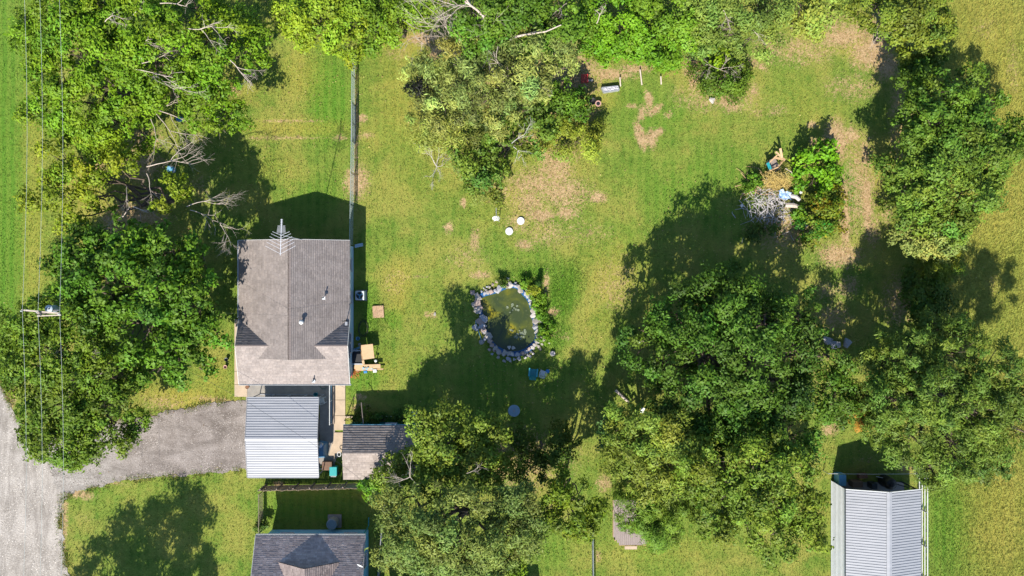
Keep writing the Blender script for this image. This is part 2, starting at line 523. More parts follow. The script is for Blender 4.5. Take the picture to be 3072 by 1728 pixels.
def noise_n(scale, detail=5, rough=0.6, dist=0.0, stretch=None):
    n = N.new('ShaderNodeTexNoise')
    n.inputs['Scale'].default_value = scale
    n.inputs['Detail'].default_value = detail
    n.inputs['Roughness'].default_value = rough
    n.inputs['Distortion'].default_value = dist
    v = geo.outputs['Position']
    if stretch:
        mp = N.new('ShaderNodeMapping')
        mp.inputs['Scale'].default_value = stretch
        L.new(v, mp.inputs['Vector'])
        v = mp.outputs['Vector']
    L.new(v, n.inputs['Vector'])
    return n.outputs['Fac']


def math_n(op, a, b=None, clamp=False):
    n = N.new('ShaderNodeMath')
    n.operation = op
    n.use_clamp = clamp
    for i, q in enumerate((a, b)):
        if q is None:
            continue
        if isinstance(q, (int, float)):
            n.inputs[i].default_value = q
        else:
            L.new(q, n.inputs[i])
    return n.outputs[0]


def smooth_n(v, lo, hi):
    n = N.new('ShaderNodeMapRange')
    n.interpolation_type = 'SMOOTHSTEP'
    n.inputs['From Min'].default_value = lo
    n.inputs['From Max'].default_value = hi
    L.new(v, n.inputs['Value'])
    return n.outputs['Result']


def mix_n(f, a, b):
    n = N.new('ShaderNodeMix')
    n.data_type = 'RGBA'
    if isinstance(f, float):
        n.inputs[0].default_value = f
    else:
        L.new(f, n.inputs[0])
    for i, q in ((6, a), (7, b)):
        if isinstance(q, tuple):
            n.inputs[i].default_value = (*q, 1)
        else:
            L.new(q, n.inputs[i])
    return n.outputs[2]


n_low = noise_n(0.22, 4, 0.6)
n_mid = noise_n(1.1, 5, 0.65, 0.3)
n_hi = noise_n(4.5, 5, 0.7, 0.4)
n_fine = noise_n(17.0, 4, 0.75)
n_blade = noise_n(6.0, 4, 0.7, 1.2, (1.0, 2.6, 1.0))
c = mix_n(smooth_n(n_mid, 0.3, 0.7), (0.062, 0.136, 0.012), (0.165, 0.210, 0.032))
c = mix_n(smooth_n(n_low, 0.44, 0.60), c, (0.235, 0.222, 0.046))
lw = smooth_n(math_n('ADD', sep.outputs[1], math_n('MULTIPLY', math_n('SUBTRACT', n_mid, 0.5), 0.9)), 0.02, 0.72)
c = mix_n(lw, c, (0.072, 0.175, 0.012))
dw = math_n('MULTIPLY', smooth_n(math_n('ADD', sep.outputs[2], math_n('MULTIPLY', math_n('SUBTRACT', n_hi, 0.5), 1.1)), 0.02, 0.85), 0.8)
c = mix_n(dw, c, (0.315, 0.255, 0.045))
fade = smooth_n(n_fine, 0.32, 0.66)
c = mix_n(math_n('MULTIPLY', math_n('SUBTRACT', 1.0, fade), 0.42), c, (0.070, 0.115, 0.018))
wv = N.new('ShaderNodeTexWave')
wv.wave_type = 'BANDS'
wv.bands_direction = 'X'
wv.inputs['Scale'].default_value = 0.42
wv.inputs['Distortion'].default_value = 2.2
wv.inputs['Detail'].default_value = 2
wv.inputs['Detail Scale'].default_value = 0.5
L.new(geo.outputs['Position'], wv.inputs['Vector'])
c = mix_n(math_n('MULTIPLY', smooth_n(wv.outputs['Fac'], 0.2, 0.8), 0.20), c, (0.215, 0.25, 0.042))
weed = smooth_n(noise_n(0.85, 6, 0.75, 0.8), 0.58, 0.70)
c = mix_n(math_n('MULTIPLY', weed, 0.45), c, (0.075, 0.165, 0.022))
c = mix_n(math_n('MULTIPLY', smooth_n(n_blade, 0.52, 0.72), 0.35), c, (0.27, 0.30, 0.060))
s_noise = math_n('MULTIPLY', math_n('SUBTRACT', noise_n(3.0, 8, 0.80, 1.5), 0.5), 2.6)
s_gate = math_n('MULTIPLY', sep.outputs[0], 3.2, True)
sw = smooth_n(math_n('ADD', math_n('MULTIPLY', sep.outputs[0], 1.0), math_n('MULTIPLY', s_noise, s_gate)), 0.30, 0.64)
soilc = mix_n(smooth_n(n_hi, 0.3, 0.7), (0.24, 0.145, 0.066), (0.50, 0.345, 0.205))
soilc = mix_n(math_n('MULTIPLY', math_n('SUBTRACT', 1.0, fade), 0.5), soilc, (0.25, 0.15, 0.08))
c = mix_n(math_n('MULTIPLY', sw, 0.88), c, soilc)
L.new(c, B.inputs['Base Color'])
bh = math_n('ADD', math_n('MULTIPLY', n_fine, 0.5), math_n('ADD', n_blade, math_n('MULTIPLY', n_hi, 0.6)))
bp = N.new('ShaderNodeBump')
bp.inputs['Strength'].default_value = 0.9
bp.inputs['Distance'].default_value = 0.10
L.new(bh, bp.inputs['Height'])
L.new(bp.outputs['Normal'], B.inputs['Normal'])
ground = tag(link('ground', gm, M_ground), 'mown yellow-green lawn with bare tan soil patches', 'lawn', kind='structure')


# ------------------------------------------------------------------ road, driveway, concrete
def rough_outline(pts, step=0.22, amp=0.14, seed=1):
    out = []
    r = np.random.default_rng(seed)
    n = len(pts)
    for i in range(n):
        a, b = Vector(pts[i]), Vector(pts[(i + 1) % n])
        k = max(1, int((b - a).length / step))
        if (b - a).length > 40:
            k = 1
        for j in range(k):
            p = a.lerp(b, j / k)
            if 0 < j or k > 1:
                p = p + Vector((r.normal() * amp * 0.6, r.normal() * amp * 0.6)) + Vector((math.sin(p.y * 2.1 + p.x), math.cos(p.x * 1.7 + p.y))) * amp * 0.8
            out.append((p.x, p.y))
    return out


def sheet(name, pix, z, material, rough=True, seed=1, amp=0.14):
    pts = [tuple(G(*p)[:2]) for p in pix]
    if rough:
        pts = rough_outline(pts, seed=seed, amp=amp)
    m = MB()
    m.poly([(x, y, z) for x, y in pts])
    o = m.build(name, material, origin=(0, 0, 0))
    if o.data.polygons[0].normal.z < 0:
        o.data.flip_normals()
    tag(o, kind='structure')
    return o


def gravel_mat(name, a, b, d, mouth=None):
    a, b = [tuple(x * 0.68 for x in q) for q in (a, b)]
    if mouth:
        mouth = [tuple(x * 0.68 for x in q) for q in mouth]
    m = bpy.data.materials.new(name)
    m.use_nodes = True
    t = m.node_tree
    P = t.nodes['Principled BSDF']
    P.inputs['Roughness'].default_value = 0.95
    P.inputs['Specular IOR Level'].default_value = 0.15
    g = t.nodes.new('ShaderNodeNewGeometry')

    def nz(s, de, st=None, dist=0.3):
        n = t.nodes.new('ShaderNodeTexNoise')
        n.inputs['Scale'].default_value = s
        n.inputs['Detail'].default_value = de
        n.inputs['Roughness'].default_value = 0.7
        n.inputs['Distortion'].default_value = dist
        if st:
            mp = t.nodes.new('ShaderNodeMapping')
            mp.inputs['Scale'].default_value = st
            t.links.new(g.outputs['Position'], mp.inputs['Vector'])
            t.links.new(mp.outputs[0], n.inputs['Vector'])
        else:
            t.links.new(g.outputs['Position'], n.inputs['Vector'])
        return n.outputs['Fac']

    def ramp(f, c0, c1, p0=0.35, p1=0.65):
        r = t.nodes.new('ShaderNodeValToRGB')
        r.color_ramp.elements[0].position = p0
        r.color_ramp.elements[1].position = p1
        r.color_ramp.elements[0].color = (*c0, 1)
        r.color_ramp.elements[1].color = (*c1, 1)
        t.links.new(f, r.inputs[0])
        return r.outputs[0]

    def mul(x, y, f):
        n = t.nodes.new('ShaderNodeMix')
        n.data_type = 'RGBA'
        n.blend_type = 'MULTIPLY'
        n.inputs[0].default_value = f
        t.links.new(x, n.inputs[6])
        t.links.new(y, n.inputs[7])
        return n.outputs[2]
    base = ramp(nz(0.45, 6), b, a)
    streak = ramp(nz(0.5, 6, d, 0.8), (0.66, 0.65, 0.64), (1.06, 1.06, 1.06), 0.38, 0.58)
    grit = ramp(nz(11, 6), (0.55, 0.53, 0.51), (1.1, 1.1, 1.1), 0.33, 0.62)
    if mouth:
        sx = t.nodes.new('ShaderNodeSeparateXYZ')
        t.links.new(g.outputs['Position'], sx.inputs[0])
        ad = t.nodes.new('ShaderNodeMath')
        ad.operation = 'MULTIPLY_ADD'
        ad.inputs[1].default_value = 9.0
        t.links.new(nz(0.5, 6), ad.inputs[0])
        t.links.new(sx.outputs[0], ad.inputs[2])
        mr = t.nodes.new('ShaderNodeMapRange')
        mr.interpolation_type = 'SMOOTHSTEP'
        mr.inputs['From Min'].default_value = -34.5
        mr.inputs['From Max'].default_value = -27.5
        t.links.new(ad.outputs[0], mr.inputs['Value'])
        mm = t.nodes.new('ShaderNodeMix')
        mm.data_type = 'RGBA'
        t.links.new(mr.outputs[0], mm.inputs[0])
        t.links.new(ramp(nz(0.45, 6), mouth[1], mouth[0]), mm.inputs[6])
        t.links.new(base, mm.inputs[7])
        base = mm.outputs[2]
    cc = mul(mul(base, streak, 0.85), grit, 0.9)
    t.links.new(cc, P.inputs['Base Color'])
    bm = t.nodes.new('ShaderNodeBump')
    bm.inputs['Distance'].default_value = 0.05
    bm.inputs['Strength'].default_value = 0.7
    t.links.new(nz(9, 6), bm.inputs['Height'])
    t.links.new(bm.outputs[0], P.inputs['Normal'])
    return m


M_road = gravel_mat('pale_gravel', (0.48, 0.44, 0.395), (0.36, 0.325, 0.285), (2.2, 0.5, 1))
M_drive = gravel_mat('grey_gravel', (0.36, 0.318, 0.290), (0.235, 0.200, 0.176), (0.6, 1.6, 1), ((0.44, 0.41, 0.375), (0.35, 0.325, 0.29)))
ROAD = [(-900, 1040), (-200, 1090), (0, 1150), (18, 1180), (40, 1230), (72, 1285), (110, 1335), (150, 1375), (180, 1420), (250, 1440), (230, 1468), (188, 1500), (178, 1570), (186, 1625), (196, 1665), (206, 1728), (222, 1850), (260, 2600), (-900, 2600)]
DRIVE = [(140, 1330), (260, 1285), (400, 1252), (480, 1240), (560, 1226), (640, 1206), (700, 1203), (735, 1204), (960, 1204), (960, 1408), (735, 1410), (650, 1417), (560, 1426), (440, 1434), (330, 1450), (250, 1472), (190, 1480), (150, 1420)]
tag(sheet('gravel_road', ROAD, 0.012, M_road, seed=2, amp=0.16), 'pale gravel road with faint wheel tracks', 'road')
tag(sheet('driveway', DRIVE, 0.018, M_drive, seed=3), 'grey-brown gravel driveway leading to the carport', 'driveway')
road_w = [tuple(G(*p)[:2]) for p in ROAD]
drive_w = [tuple(G(*p)[:2]) for p in DRIVE]

tag(sheet('patio', [(738, 1130), (1005, 1130), (1005, 1395), (960, 1395), (960, 1205), (738, 1205)], 0.022, M_concg, False), 'grey concrete patio between house and carport', 'patio')


def slabs(name, label, polys, z, material):
    t = thing(name, label, 'path', G(*polys[0][0]))
    tag(t, kind='structure')
    for p in polys:
        m = MB()
        m.prism([tuple(G(*q)[:2]) for q in p][::-1], -0.05, z)
        m.build('slab', material, t, bevel=0.01)
    return t


slabs('walkway', 'tan concrete walkway from the house down past the garden shed',
      [[(1004, 1150), (1036, 1150), (1036, 1199), (1004, 1199)], [(1004, 1200), (1036, 1200), (1036, 1246), (1003, 1246)], [(1003, 1247), (1036, 1247), (1036, 1275), (1029, 1290), (1003, 1290)],
       [(1003, 1297), (1030, 1297), (1028, 1330), (1026, 1355), (1012, 1374), (986, 1370), (996, 1331), (1000, 1329)], [(973, 1361), (985, 1361), (985, 1370), (973, 1370)], [(1001, 1371), (1009, 1375), (1007, 1386), (995, 1386)]], 0.06, M_conc)
slabs('concrete_walk', 'tan concrete walk along the west side of the house',
      [[(704, 958), (726, 958), (726, 1050), (704, 1050)], [(704, 1051), (726, 1051), (726, 1113), (704, 1113)], [(704, 1114), (742, 1114), (742, 1153), (704, 1153)], [(704, 1154), (742, 1154), (742, 1190), (704, 1190)]], 0.05, M_conc)


# ------------------------------------------------------------------ buildings
def shingles(A, B, D, parent, pal, course=0.15, tab=0.30, seed=1, name='shingles', lift=0.035):
    """real overlapping shingle tabs over the slope A-B (eave) to D (above A)"""
    A, B, D = Vector(A), Vector(B), Vector(D)
    U, V = (B - A), (D - A)
    lu, lv = U.length, V.length
    U, V = U / lu, V / lv
    n = U.cross(V)
    if n.z < 0:
        n = -n
    r = np.random.default_rng(seed)
    v, f, c = [], [], []
    nc = int(math.ceil(lv / course))
    pal = np.array(pal) * 0.76
    for i in range(nc):
        v0, v1 = i * course, min(lv, (i + 1) * course + 0.01)
        u = -r.random() * tab
        while u < lu:
            w = tab * r.uniform(0.75, 1.2)
            a, b = max(0, u), min(lu, u + w - 0.008)
            u += w
            if b - a < 0.02:
                continue
            h0 = lift * r.uniform(0.75, 1.3)
            vv = v0 - r.uniform(0, 0.018)
            o = len(v)
            for (x, y, z) in ((a, vv, h0), (b, vv, h0), (b, v1, 0.008), (a, v1, 0.008), (a, vv, -0.01), (b, vv, -0.01)):
                p = A + U * x + V * y + n * z
                v.append((p.x, p.y, p.z))
            f += [(o, o + 1, o + 2, o + 3), (o + 4, o + 5, o + 1, o)]
            k = (pal[r.integers(len(pal))] * 0.6 + pal.mean(0) * 0.4) * r.uniform(0.92, 1.08)
            c += [k] * 6
    v = np.array(v) - np.array(parent.location)[None]
    me = np_mesh(name, v, np.array(f), np.array(c))
    return tag(link(name, me, SHINGLE, parent), kind='stuff')


def slab_plane(A, B, D, t):
    """solid board under a slope"""
    A, B, D = Vector(A), Vector(B), Vector(D)
    C = B + D - A
    n = (B - A).cross(D - A).normalized()
    if n.z < 0:
        n = -n
    m = MB()
    q = [A, B, C, D]
    m.add([p - n * 0.012 for p in q] + [p - n * t for p in q], [(0, 1, 2, 3), (7, 6, 5, 4), (0, 4, 5, 1), (1, 5, 6, 2), (2, 6, 7, 3), (3, 7, 4, 0)])
    return m


def gable_prism(axis, a0, a1, b0, b1, br, z0, zr):
    """triangular attic: along axis from a0 to a1, section b0..b1 with ridge at br"""
    P = (lambda a, b, z: (a, b, z)) if axis == 'x' else (lambda a, b, z: (b, a, z))
    m = MB()
    vs = [P(a0, b0, z0), P(a0, b1, z0), P(a0, br, zr), P(a1, b0, z0), P(a1, b1, z0), P(a1, br, zr)]
    m.add(vs, [(0, 1, 2), (5, 4, 3), (0, 3, 4, 1), (1, 4, 5, 2), (2, 5, 3, 0)])
    return m


def window(parent, c, w, h, nrm, wall='siding'):
    """framed window on a wall; nrm is the outward unit vector"""
    c, nrm = Vector(c), Vector(nrm)
    t = Vector((-nrm.y, nrm.x, 0))
    m = MB()
    for s in (-1, 1):
        m.beam(c + t * s * w / 2 + nrm * 0.02 - Vector((0, 0, h / 2)), c + t * s * w / 2 + nrm * 0.02 + Vector((0, 0, h / 2)), 0.07, 0.08)
        m.beam(c - t * (w / 2 - .04) + nrm * 0.02 + Vector((0, 0, s * h / 2)), c + t * (w / 2 - .04) + nrm * 0.02 + Vector((0, 0, s * h / 2)), 0.078, 0.07)
    m.beam(c - t * (w / 2 - .04) + nrm * 0.018, c + t * (w / 2 - .04) + nrm * 0.018, 0.05, 0.04)
    fr = m.build('window', M_white, parent)
    g = MB()
    g.beam(c - t * w / 2 * 0.95 + nrm * 0.008, c + t * w / 2 * 0.95 + nrm * 0.008, 0.012, h * 0.95)
    g.build('pane', M_glass, fr)
    sl = MB()
    sl.beam(c - t * (w / 2 + .06) + nrm * 0.07 - Vector((0, 0, h / 2 + .06)), c + t * (w / 2 + .06) + nrm * 0.07 - Vector((0, 0, h / 2 + .06)), 0.1, 0.04)
    sl.build('sill', M_white, fr)
    return fr


def door(parent, c, w, h, nrm, material):
    c, nrm = Vector(c), Vector(nrm)
    t = Vector((-nrm.y, nrm.x, 0))
    m = MB().beam(c - t * w / 2 + nrm * 0.02, c + t * w / 2 + nrm * 0.02, 0.05, h)
    d = m.build('door', material, parent)
    k = MB().box(c + t * w * 0.38 + nrm * 0.07, (0.05, 0.05, 0.05))
    k.build('handle', M_dark, d)
    f = MB()
    for s in (-1, 1):
        f.beam(c + t * s * (w / 2 + .05) + nrm * 0.02 - Vector((0, 0, h / 2)), c + t * s * (w / 2 + .05) + nrm * 0.02 + Vector((0, 0, h / 2 + .1)), 0.1, 0.09)
    f.build('frame', M_white, d)


def gutter(parent, a, b, name='gutter', mat_=None, drop=0.06, w=0.11):
    m = MB()
    a, b = Vector(a) - Vector((0, 0, drop)), Vector(b) - Vector((0, 0, drop))
    d = (b - a).normalized()
    s = Vector((-d.y, d.x, 0))
    # open trough: floor and two lips
    m.beam(a - Vector((0, 0, w / 2)), b - Vector((0, 0, w / 2)), w, 0.012)
    m.beam(a + s * w / 2, b + s * w / 2, 0.016, w)
    m.beam(a - s * w / 2, b - s * w / 2, 0.016, w)
    return m.build(name, mat_ or M_white, parent)


# --- main house
PAL1 = [(0.250, 0.216, 0.198), (0.240, 0.206, 0.190), (0.275, 0.234, 0.212), (0.252, 0.220, 0.204), (0.290, 0.248, 0.224), (0.225, 0.192, 0.176)]
wx, ex, rx = -22.94, -13.62, -18.28
ynn, ye, yn2, yr2, ys2 = 4.0, -5.9, -2.55, -4.78, -8.06
he, hr1, hr2 = 3.0, 4.35, 3.80
house = thing('main_house', 'taupe shingled house with crossed gable roofs and a television aerial at its north end', 'house', (rx, -2.0, 0))
fw, fe, fn, fs = wx + 0.35, ex - 0.36, ynn - 0.35, ys2 + 0.4
MB().prism([(fw, fs), (fe, fs), (fe, fn), (fw, fn)], 0.0, he - 0.12).build('wall', M_siding, house)
gable_prism('y', fn, ye + 0.05, fw, fe, rx, he - 0.12, hr1 - 0.12 - 0.12).build('gable', M_siding, house)
gable_prism('x', fw, fe, yn2 - 0.4, fs, yr2, he - 0.12, hr2 - 0.30).build('gable', M_siding, house)
roof = [((wx, ynn, he), (wx, ye, he), (rx, ynn, hr1)), ((ex, ye, he), (ex, ynn, he), (rx, ye, hr1)),
        ((ex, yn2, he), (wx, yn2, he), (ex, yr2, hr2)), ((wx, ys2, he), (ex, ys2, he), (wx, yr2, hr2))]
for i, (a, b, d) in enumerate(roof):
    slab_plane(a, b, d, 0.10).build('roof', M_deck, house)
    shingles(a, b, d, house, PAL1, seed=20 + i, course=0.145, lift=0.02 if i != 2 else 0.016)
# ridge caps
rc = MB()
for i in range(int((ynn - ye) / 0.22)):
    y = ynn - 0.22 * i
    rc.add([(rx - .14, y, hr1 - .022), (rx, y, hr1 + .045), (rx + .14, y, hr1 - .022), (rx - .14, y - .23, hr1 - .035), (rx, y - .23, hr1 + .03), (rx + .14, y - .23, hr1 - .035)], [(0, 1, 4, 3), (1, 2, 5, 4), (0, 3, 4, 1)])
tag(rc.build('ridge_cap', mat('ridge_shingle', (0.25, 0.205, 0.185), (0.19, 0.155, 0.14), 6, 0.95), house), kind='stuff')
rc = MB()
for x0, x1 in ((wx, rx - 1.35), (rx + 1.35, ex)):
    for i in range(int((x1 - x0) / 0.22)):
        x = x0 + 0.22 * i
        rc.add([(x, yr2 - .12, hr2 - .02), (x, yr2, hr2 + .045), (x, yr2 + .12, hr2 - .035), (x + .22, yr2 - .12, hr2 - .03), (x + .22, yr2, hr2 + .03), (x + .22, yr2 + .12, hr2 - .045)], [(0, 1, 4, 3), (1, 2, 5, 4)])
tag(rc.build('ridge_cap', MATS['ridge_shingle'], house), kind='stuff')
gutter(house, (wx - .055, ynn, he), (wx - .055, yn2 + .05, he))
MB().beam((ex + .012, ynn, he - .07), (ex + .012, yn2 + .05, he - .07), 0.025, 0.12).build('fascia', M_white, house)
gutter(house, (wx, ys2 - .055, he), (ex + .1, ys2 - .055, he))
fb = MB()
fb.beam((wx, ynn + .012, he - .06), (rx, ynn + .012, hr1 - .06), 0.025, 0.16)
fb.beam((rx, ynn + .012, hr1 - .06), (ex, ynn + .012, he - .06), 0.025, 0.16)
fb.build('fascia', M_white, house)
for xx in (wx - .012, ex + .012):
    fb = MB()
    fb.beam((xx, yn2, he - .06), (xx, yr2, hr2 - .06), 0.025, 0.15)
    fb.beam((xx, yr2, hr2 - .06), (xx, ys2, he - .06), 0.025, 0.15)
    fb.build('fascia', M_white, house)
E1, W1, N1, S1 = (1, 0, 0), (-1, 0, 0), (0, 1, 0), (0, -1, 0)
for y in (2.0, -0.8):
    window(house, (fe, y, 1.6), 1.1, 1.2, E1)
    window(house, (fw, y, 1.6), 1.1, 1.2, W1)
window(house, (fe, -4.3, 1.7), 0.8, 1.3, E1)
window(house, (fe, -5.2, 1.7), 0.8, 1.3, E1)
window(house, (fw, -5.0, 1.6), 1.3, 1.2, W1)
window(house, (-20.5, fn, 1.6), 1.2, 1.2, N1)
window(house, (-15.8, fn, 1.6), 1.2, 1.2, N1)
window(house, (-21.0, fs, 1.6), 1.2, 1.2, S1)
door(house, (-16.4, fs, 1.05), 0.9, 2.05, S1, M_white)
# plumbing vents, fireplace cap, weatherhead
for px, py, h in ((970, 893, 4.05), (940, 1142, 3.25)):
    p = W(px, py, h)
    MB().tube([p - Vector((0, 0, .3)), p + Vector((0, 0, .38))], 0.045, n=8).build('vent_pipe', M_dark, house)
    MB().box(p + Vector((.02, -.05, -.02)), (0.24, 0.24, 0.03), 0, (0, 0.3)).build('flashing', M_white, house)
p = W(906, 966, 4.35)
MB().lathe(p - Vector((0, 0, .3)), [(0.11, 0), (0.11, .45), (0.19, .47), (0.2, .52), (0.12, .62), (0.02, .66)], 14).build('flue_cap', M_white, house, smooth=True)
p = W(1038, 962, 3.35)
m = MB().tube([p - Vector((0, 0, .5)), p + Vector((0, 0, .9)), p + Vector((-.12, .02, 1.0))], 0.035, n=6)
m.build('service_mast', M_dark, house)
MB().box(p + Vector((0, -.25, -.06)), (0.2, 0.3, 0.03), 0, (0, .3)).build('flashing', M_whitemetal, house)

# aerial on a mast fixed to the north gable
ab = Vector((-17.35, 3.98, 0))
aer = thing('tv_aerial', 'silver yagi television aerial on a tall mast above the house gable', 'aerial', ab)
MB().tube([ab, ab + Vector((0, 0, 9.4))], 0.03, n=6).build('mast', M_alu, aer)
b0, b1 = W(841, 766, 9.2), W(845, 657, 9.35)
MB().tube([b0, b1], 0.028, n=5).build('boom', M_alu, aer)
Lb = (b1 - b0)
for i in range(18):
    t = [0.04, 0.17, 0.27, 0.37, 0.47, 0.55, 0.62, 0.66, 0.69, 0.72, 0.75, 0.78, 0.81, 0.85, 0.89, 0.92, 0.95, 0.985][i]
    p = b0 + Lb * t
    if i < 6:
        ln, fwd = 1.15 - i * 0.10, 0.62 - i * .02
        m = MB()
        for s in (-1, 1):
            m.tube([p, p + Vector((s * ln, fwd * ln * 0.85, 0.02 * s))], 0.014, n=4)
    elif i < 13:
        m = MB().tube([p - Vector((0.34 - (i - 6) * .01, 0, 0)), p + Vector((0.34 - (i - 6) * .01, 0, 0))], 0.014, n=4)
    else:
        m = MB().tube([p - Vector((0.09, 0, 0)), p + Vector((0.09, 0, 0))], 0.014, n=4)
    m.build('element', M_alu, aer)

# --- neighbour house at the bottom edge
PAL2 = [(0.44, 0.35, 0.32), (0.36, 0.29, 0.27), (0.50, 0.40, 0.365), (0.46, 0.365, 0.33), (0.53, 0.435, 0.395), (0.32, 0.255, 0.24)]  # lifted to make up for the weak sun on the north slope
nw, ne, nyn, nyr, nys = -21.53, -12.32, -20.8, -27.6, -34.4
n_he, n_hr = 3.0, 5.31
nb = thing('neighbour_house', 'brown shingled house with blue walls and a white gutter at the bottom edge', 'house', ((nw + ne) / 2, nyr, 0))
MB().prism([(nw + .35, nys + .5), (ne - .35, nys + .5), (ne - .35, nyn - .52), (nw + .35, nyn - .52)], 0, n_he - .12).build('wall', M_siding2, nb)
gable_prism('x', nw + .35, ne - .35, nyn - .52, nys + .5, nyr, n_he - .12, n_hr - .30).build('gable', M_siding2, nb)
for i, (a, b, d) in enumerate([((ne, nyn, n_he), (nw, nyn, n_he), (ne, nyr, n_hr)), ((nw, nys, n_he), (ne, nys, n_he), (nw, nyr, n_hr))]):
    slab_plane(a, b, d, 0.1).build('roof', M_deck, nb)
    shingles(a, b, d, nb, PAL2, seed=40 + i, course=0.155, lift=0.014)
gx, gy, gw, gh0, gh1 = -16.84, -22.76, 2.6, 3.64, 5.10
for s in (-1, 1):
    a, b, d = (gx + s * gw, gy, gh0), (gx + s * gw, gy - 4.7, gh0), (gx, gy, gh1)
    slab_plane(a, b, d, 0.08).build('dormer_roof', M_deck, nb)
    shingles(a, b, d, nb, [tuple(k * .66 for k in q) for q in PAL2], seed=50 + s, name='dormer_shingles')  # sun difference put in colour: dormer shingles darkened, palette lifted for dim north slope
gable_prism('y', gy - .55, gy - 3.6, gx - gw + .1, gx + gw - .1, gx, gh0 - .35, gh1 - .18).build('dormer_gable', M_siding2, nb)
gutter(nb, (nw, nyn + .055, n_he), (ne, nyn + .055, n_he), w=0.15)
fb = MB()
fb.beam((ne + .012, nyn, n_he - .06), (ne + .012, nyr, n_hr - .06), 0.025, 0.15)
fb.beam((ne + .012, nyr, n_hr - .06), (ne + .012, nys, n_he - .06), 0.025, 0.15)
fb.build('fascia', M_whitemetal, nb)
fb = MB()
fb.beam((nw - .012, nyn, n_he - .06), (nw - .012, nyr, n_hr - .06), 0.025, 0.15)
fb.beam((nw - .012, nyr, n_hr - .06), (nw - .012, nys, n_he - .06), 0.025, 0.15)
fb.build('fascia', M_white, nb)
window(nb, (-19.5, nyn - .52, 1.6), 1.1, 1.1, N1)
window(nb, (-14.0, nyn - .52, 1.6), 1.1, 1.1, N1)
window(nb, (ne - .35, -23.5, 1.6), 1.1, 1.1, E1)
window(nb, (nw + .35, -23.5, 1.6), 1.1, 1.1, W1)
p = Vector((ne - .5, nyn + .1, 0))
MB().tube([p + Vector((.2, -.6, 2.8)), p + Vector((.2, -.25, 2.6)), p + Vector((.2, -.25, .2)), p + Vector((.2, .5, .1))], 0.05, n=6).build('downspout', M_teal, nb)
# satellite dish on its roof
dp = W(1088, 1681, 3.95)
dish = thing('satellite_dish', 'small white satellite dish on the brown roof edge', 'satellite dish', dp - Vector((0, 0, .15)))
MB().tube([dp - Vector((0, 0, .25)), dp + Vector((0, 0, .3)), dp + Vector((-.1, -.2, .45))], 0.03, n=6).build('mount', M_whitemetal, dish)
m = MB()
ax = Vector((-.35, -.75, .6)).normalized()
uu = ax.orthogonal().normalized()
vv2 = ax.cross(uu)
cc = dp + Vector((-.1, -.22, .45))
ring = []
for r_, z_ in ((0.0, 0.0), (0.14, .012), (0.27, .06)):
    ring.append([cc + (uu * math.cos(k * math.pi / 7) + vv2 * math.sin(k * math.pi / 7)) * r_ + ax * z_ for k in range(14)])
m.add([q for rg in ring for q in rg], [(i * 14 + k, i * 14 + (k + 1) % 14, (i + 1) * 14 + (k + 1) % 14, (i + 1) * 14 + k) for i in range(2) for k in range(14)])
m.build('dish', M_white, dish)
MB().tube([cc - vv2 * .25, cc + ax * .35], 0.015, n=4).build('feed_arm', M_whitemetal, dish)


# --- ribbed sheet metal
def ribbed(A, B, D, nrib, material, parent, name='roof_panel', rib=0.034, off=0.0):
    """panel spanning A-B (along the ribs) and A-D (across them)"""
    A, B, D = Vector(A), Vector(B), Vector(D)
    V = D - A
    lv = V.length
    V = V / lv
    n = (B - A).cross(V).normalized()
    if n.z < -1e-3:
        n = -n
    pr = []
    p = lv / nrib
    for i in range(nrib):
        s = i * p
        pr += [(s, 0), (s + p * .5 - .035, 0), (s + p * .5 - .016, rib), (s + p * .5 + .016, rib), (s + p * .5 + .035, 0)]
    pr.append((lv - .002, 0))
    m = MB()
    vs = [A + V * s + n * (h + off) for s, h in pr] + [B + V * s + n * (h + off) for s, h in pr]
    k = len(pr)
    m.add(vs, [(i, k + i, k + i + 1, i + 1) for i in range(k - 1)])
    return m.build(name, material, parent)


cw, ce, cn, cs, cr = -22.39, -16.38, -9.29, -16.03, -12.66
c_he, c_hr = 2.5, 3.0
cp = thing('carport', 'white ribbed metal carport roof at the end of the gravel driveway', 'carport', ((cw + ce) / 2, cr, 0))
for s, y0 in ((1, cn), (-1, cs)):
    for i in range(4):
        f0, f1 = i / 4, (i + 1) / 4
        P = lambda f, x: (x, y0 + (cr - y0) * f, c_he + (c_hr - c_he) * f)
        ribbed(P(f0, cw), P(f0, ce), P(f1, cw), 4, M_whitemetal, cp)
    tr = MB()
    tr.beam((cw, y0 + s * .03, c_he - .05), (ce, y0 + s * .03, c_he - .05), 0.06, 0.14)
    tr.build('eave_trim', M_whitemetal, cp)
rcap = MB()
rcap.add([(cw - .02, cr - .16, c_hr + .012), (cw - .02, cr, c_hr + .05), (cw - .02, cr + .16, c_hr + .012), (ce + .02, cr - .16, c_hr + .012), (ce + .02, cr, c_hr + .05), (ce + .02, cr + .16, c_hr + .012)], [(0, 3, 4, 1), (1, 4, 5, 2)])
rcap.build('ridge_cap', M_whitemetal, cp)
for xx in (cw - .03, ce + .03):
    tr = MB()
    tr.beam((xx, cn, c_he - .03), (xx, cr, c_hr - .03), 0.03, 0.14)
    tr.beam((xx, cr, c_hr - .03), (xx, cs, c_he - .03), 0.03, 0.14)
    tr.build('gable_trim', M_whitemetal, cp)
for yy in (cn - .08, cs + .08):
    for i in range(5):
        xx = cw + .15 + (ce - cw - .3) * i / 4
        MB().beam((xx, yy, 0.03), (xx, yy, c_he - .12), 0.065).build('post', M_whitemetal, cp)
    MB().beam((cw + .15, yy, .05), (ce - .15, yy, .05), 0.065).build('base_rail', M_whitemetal, cp)
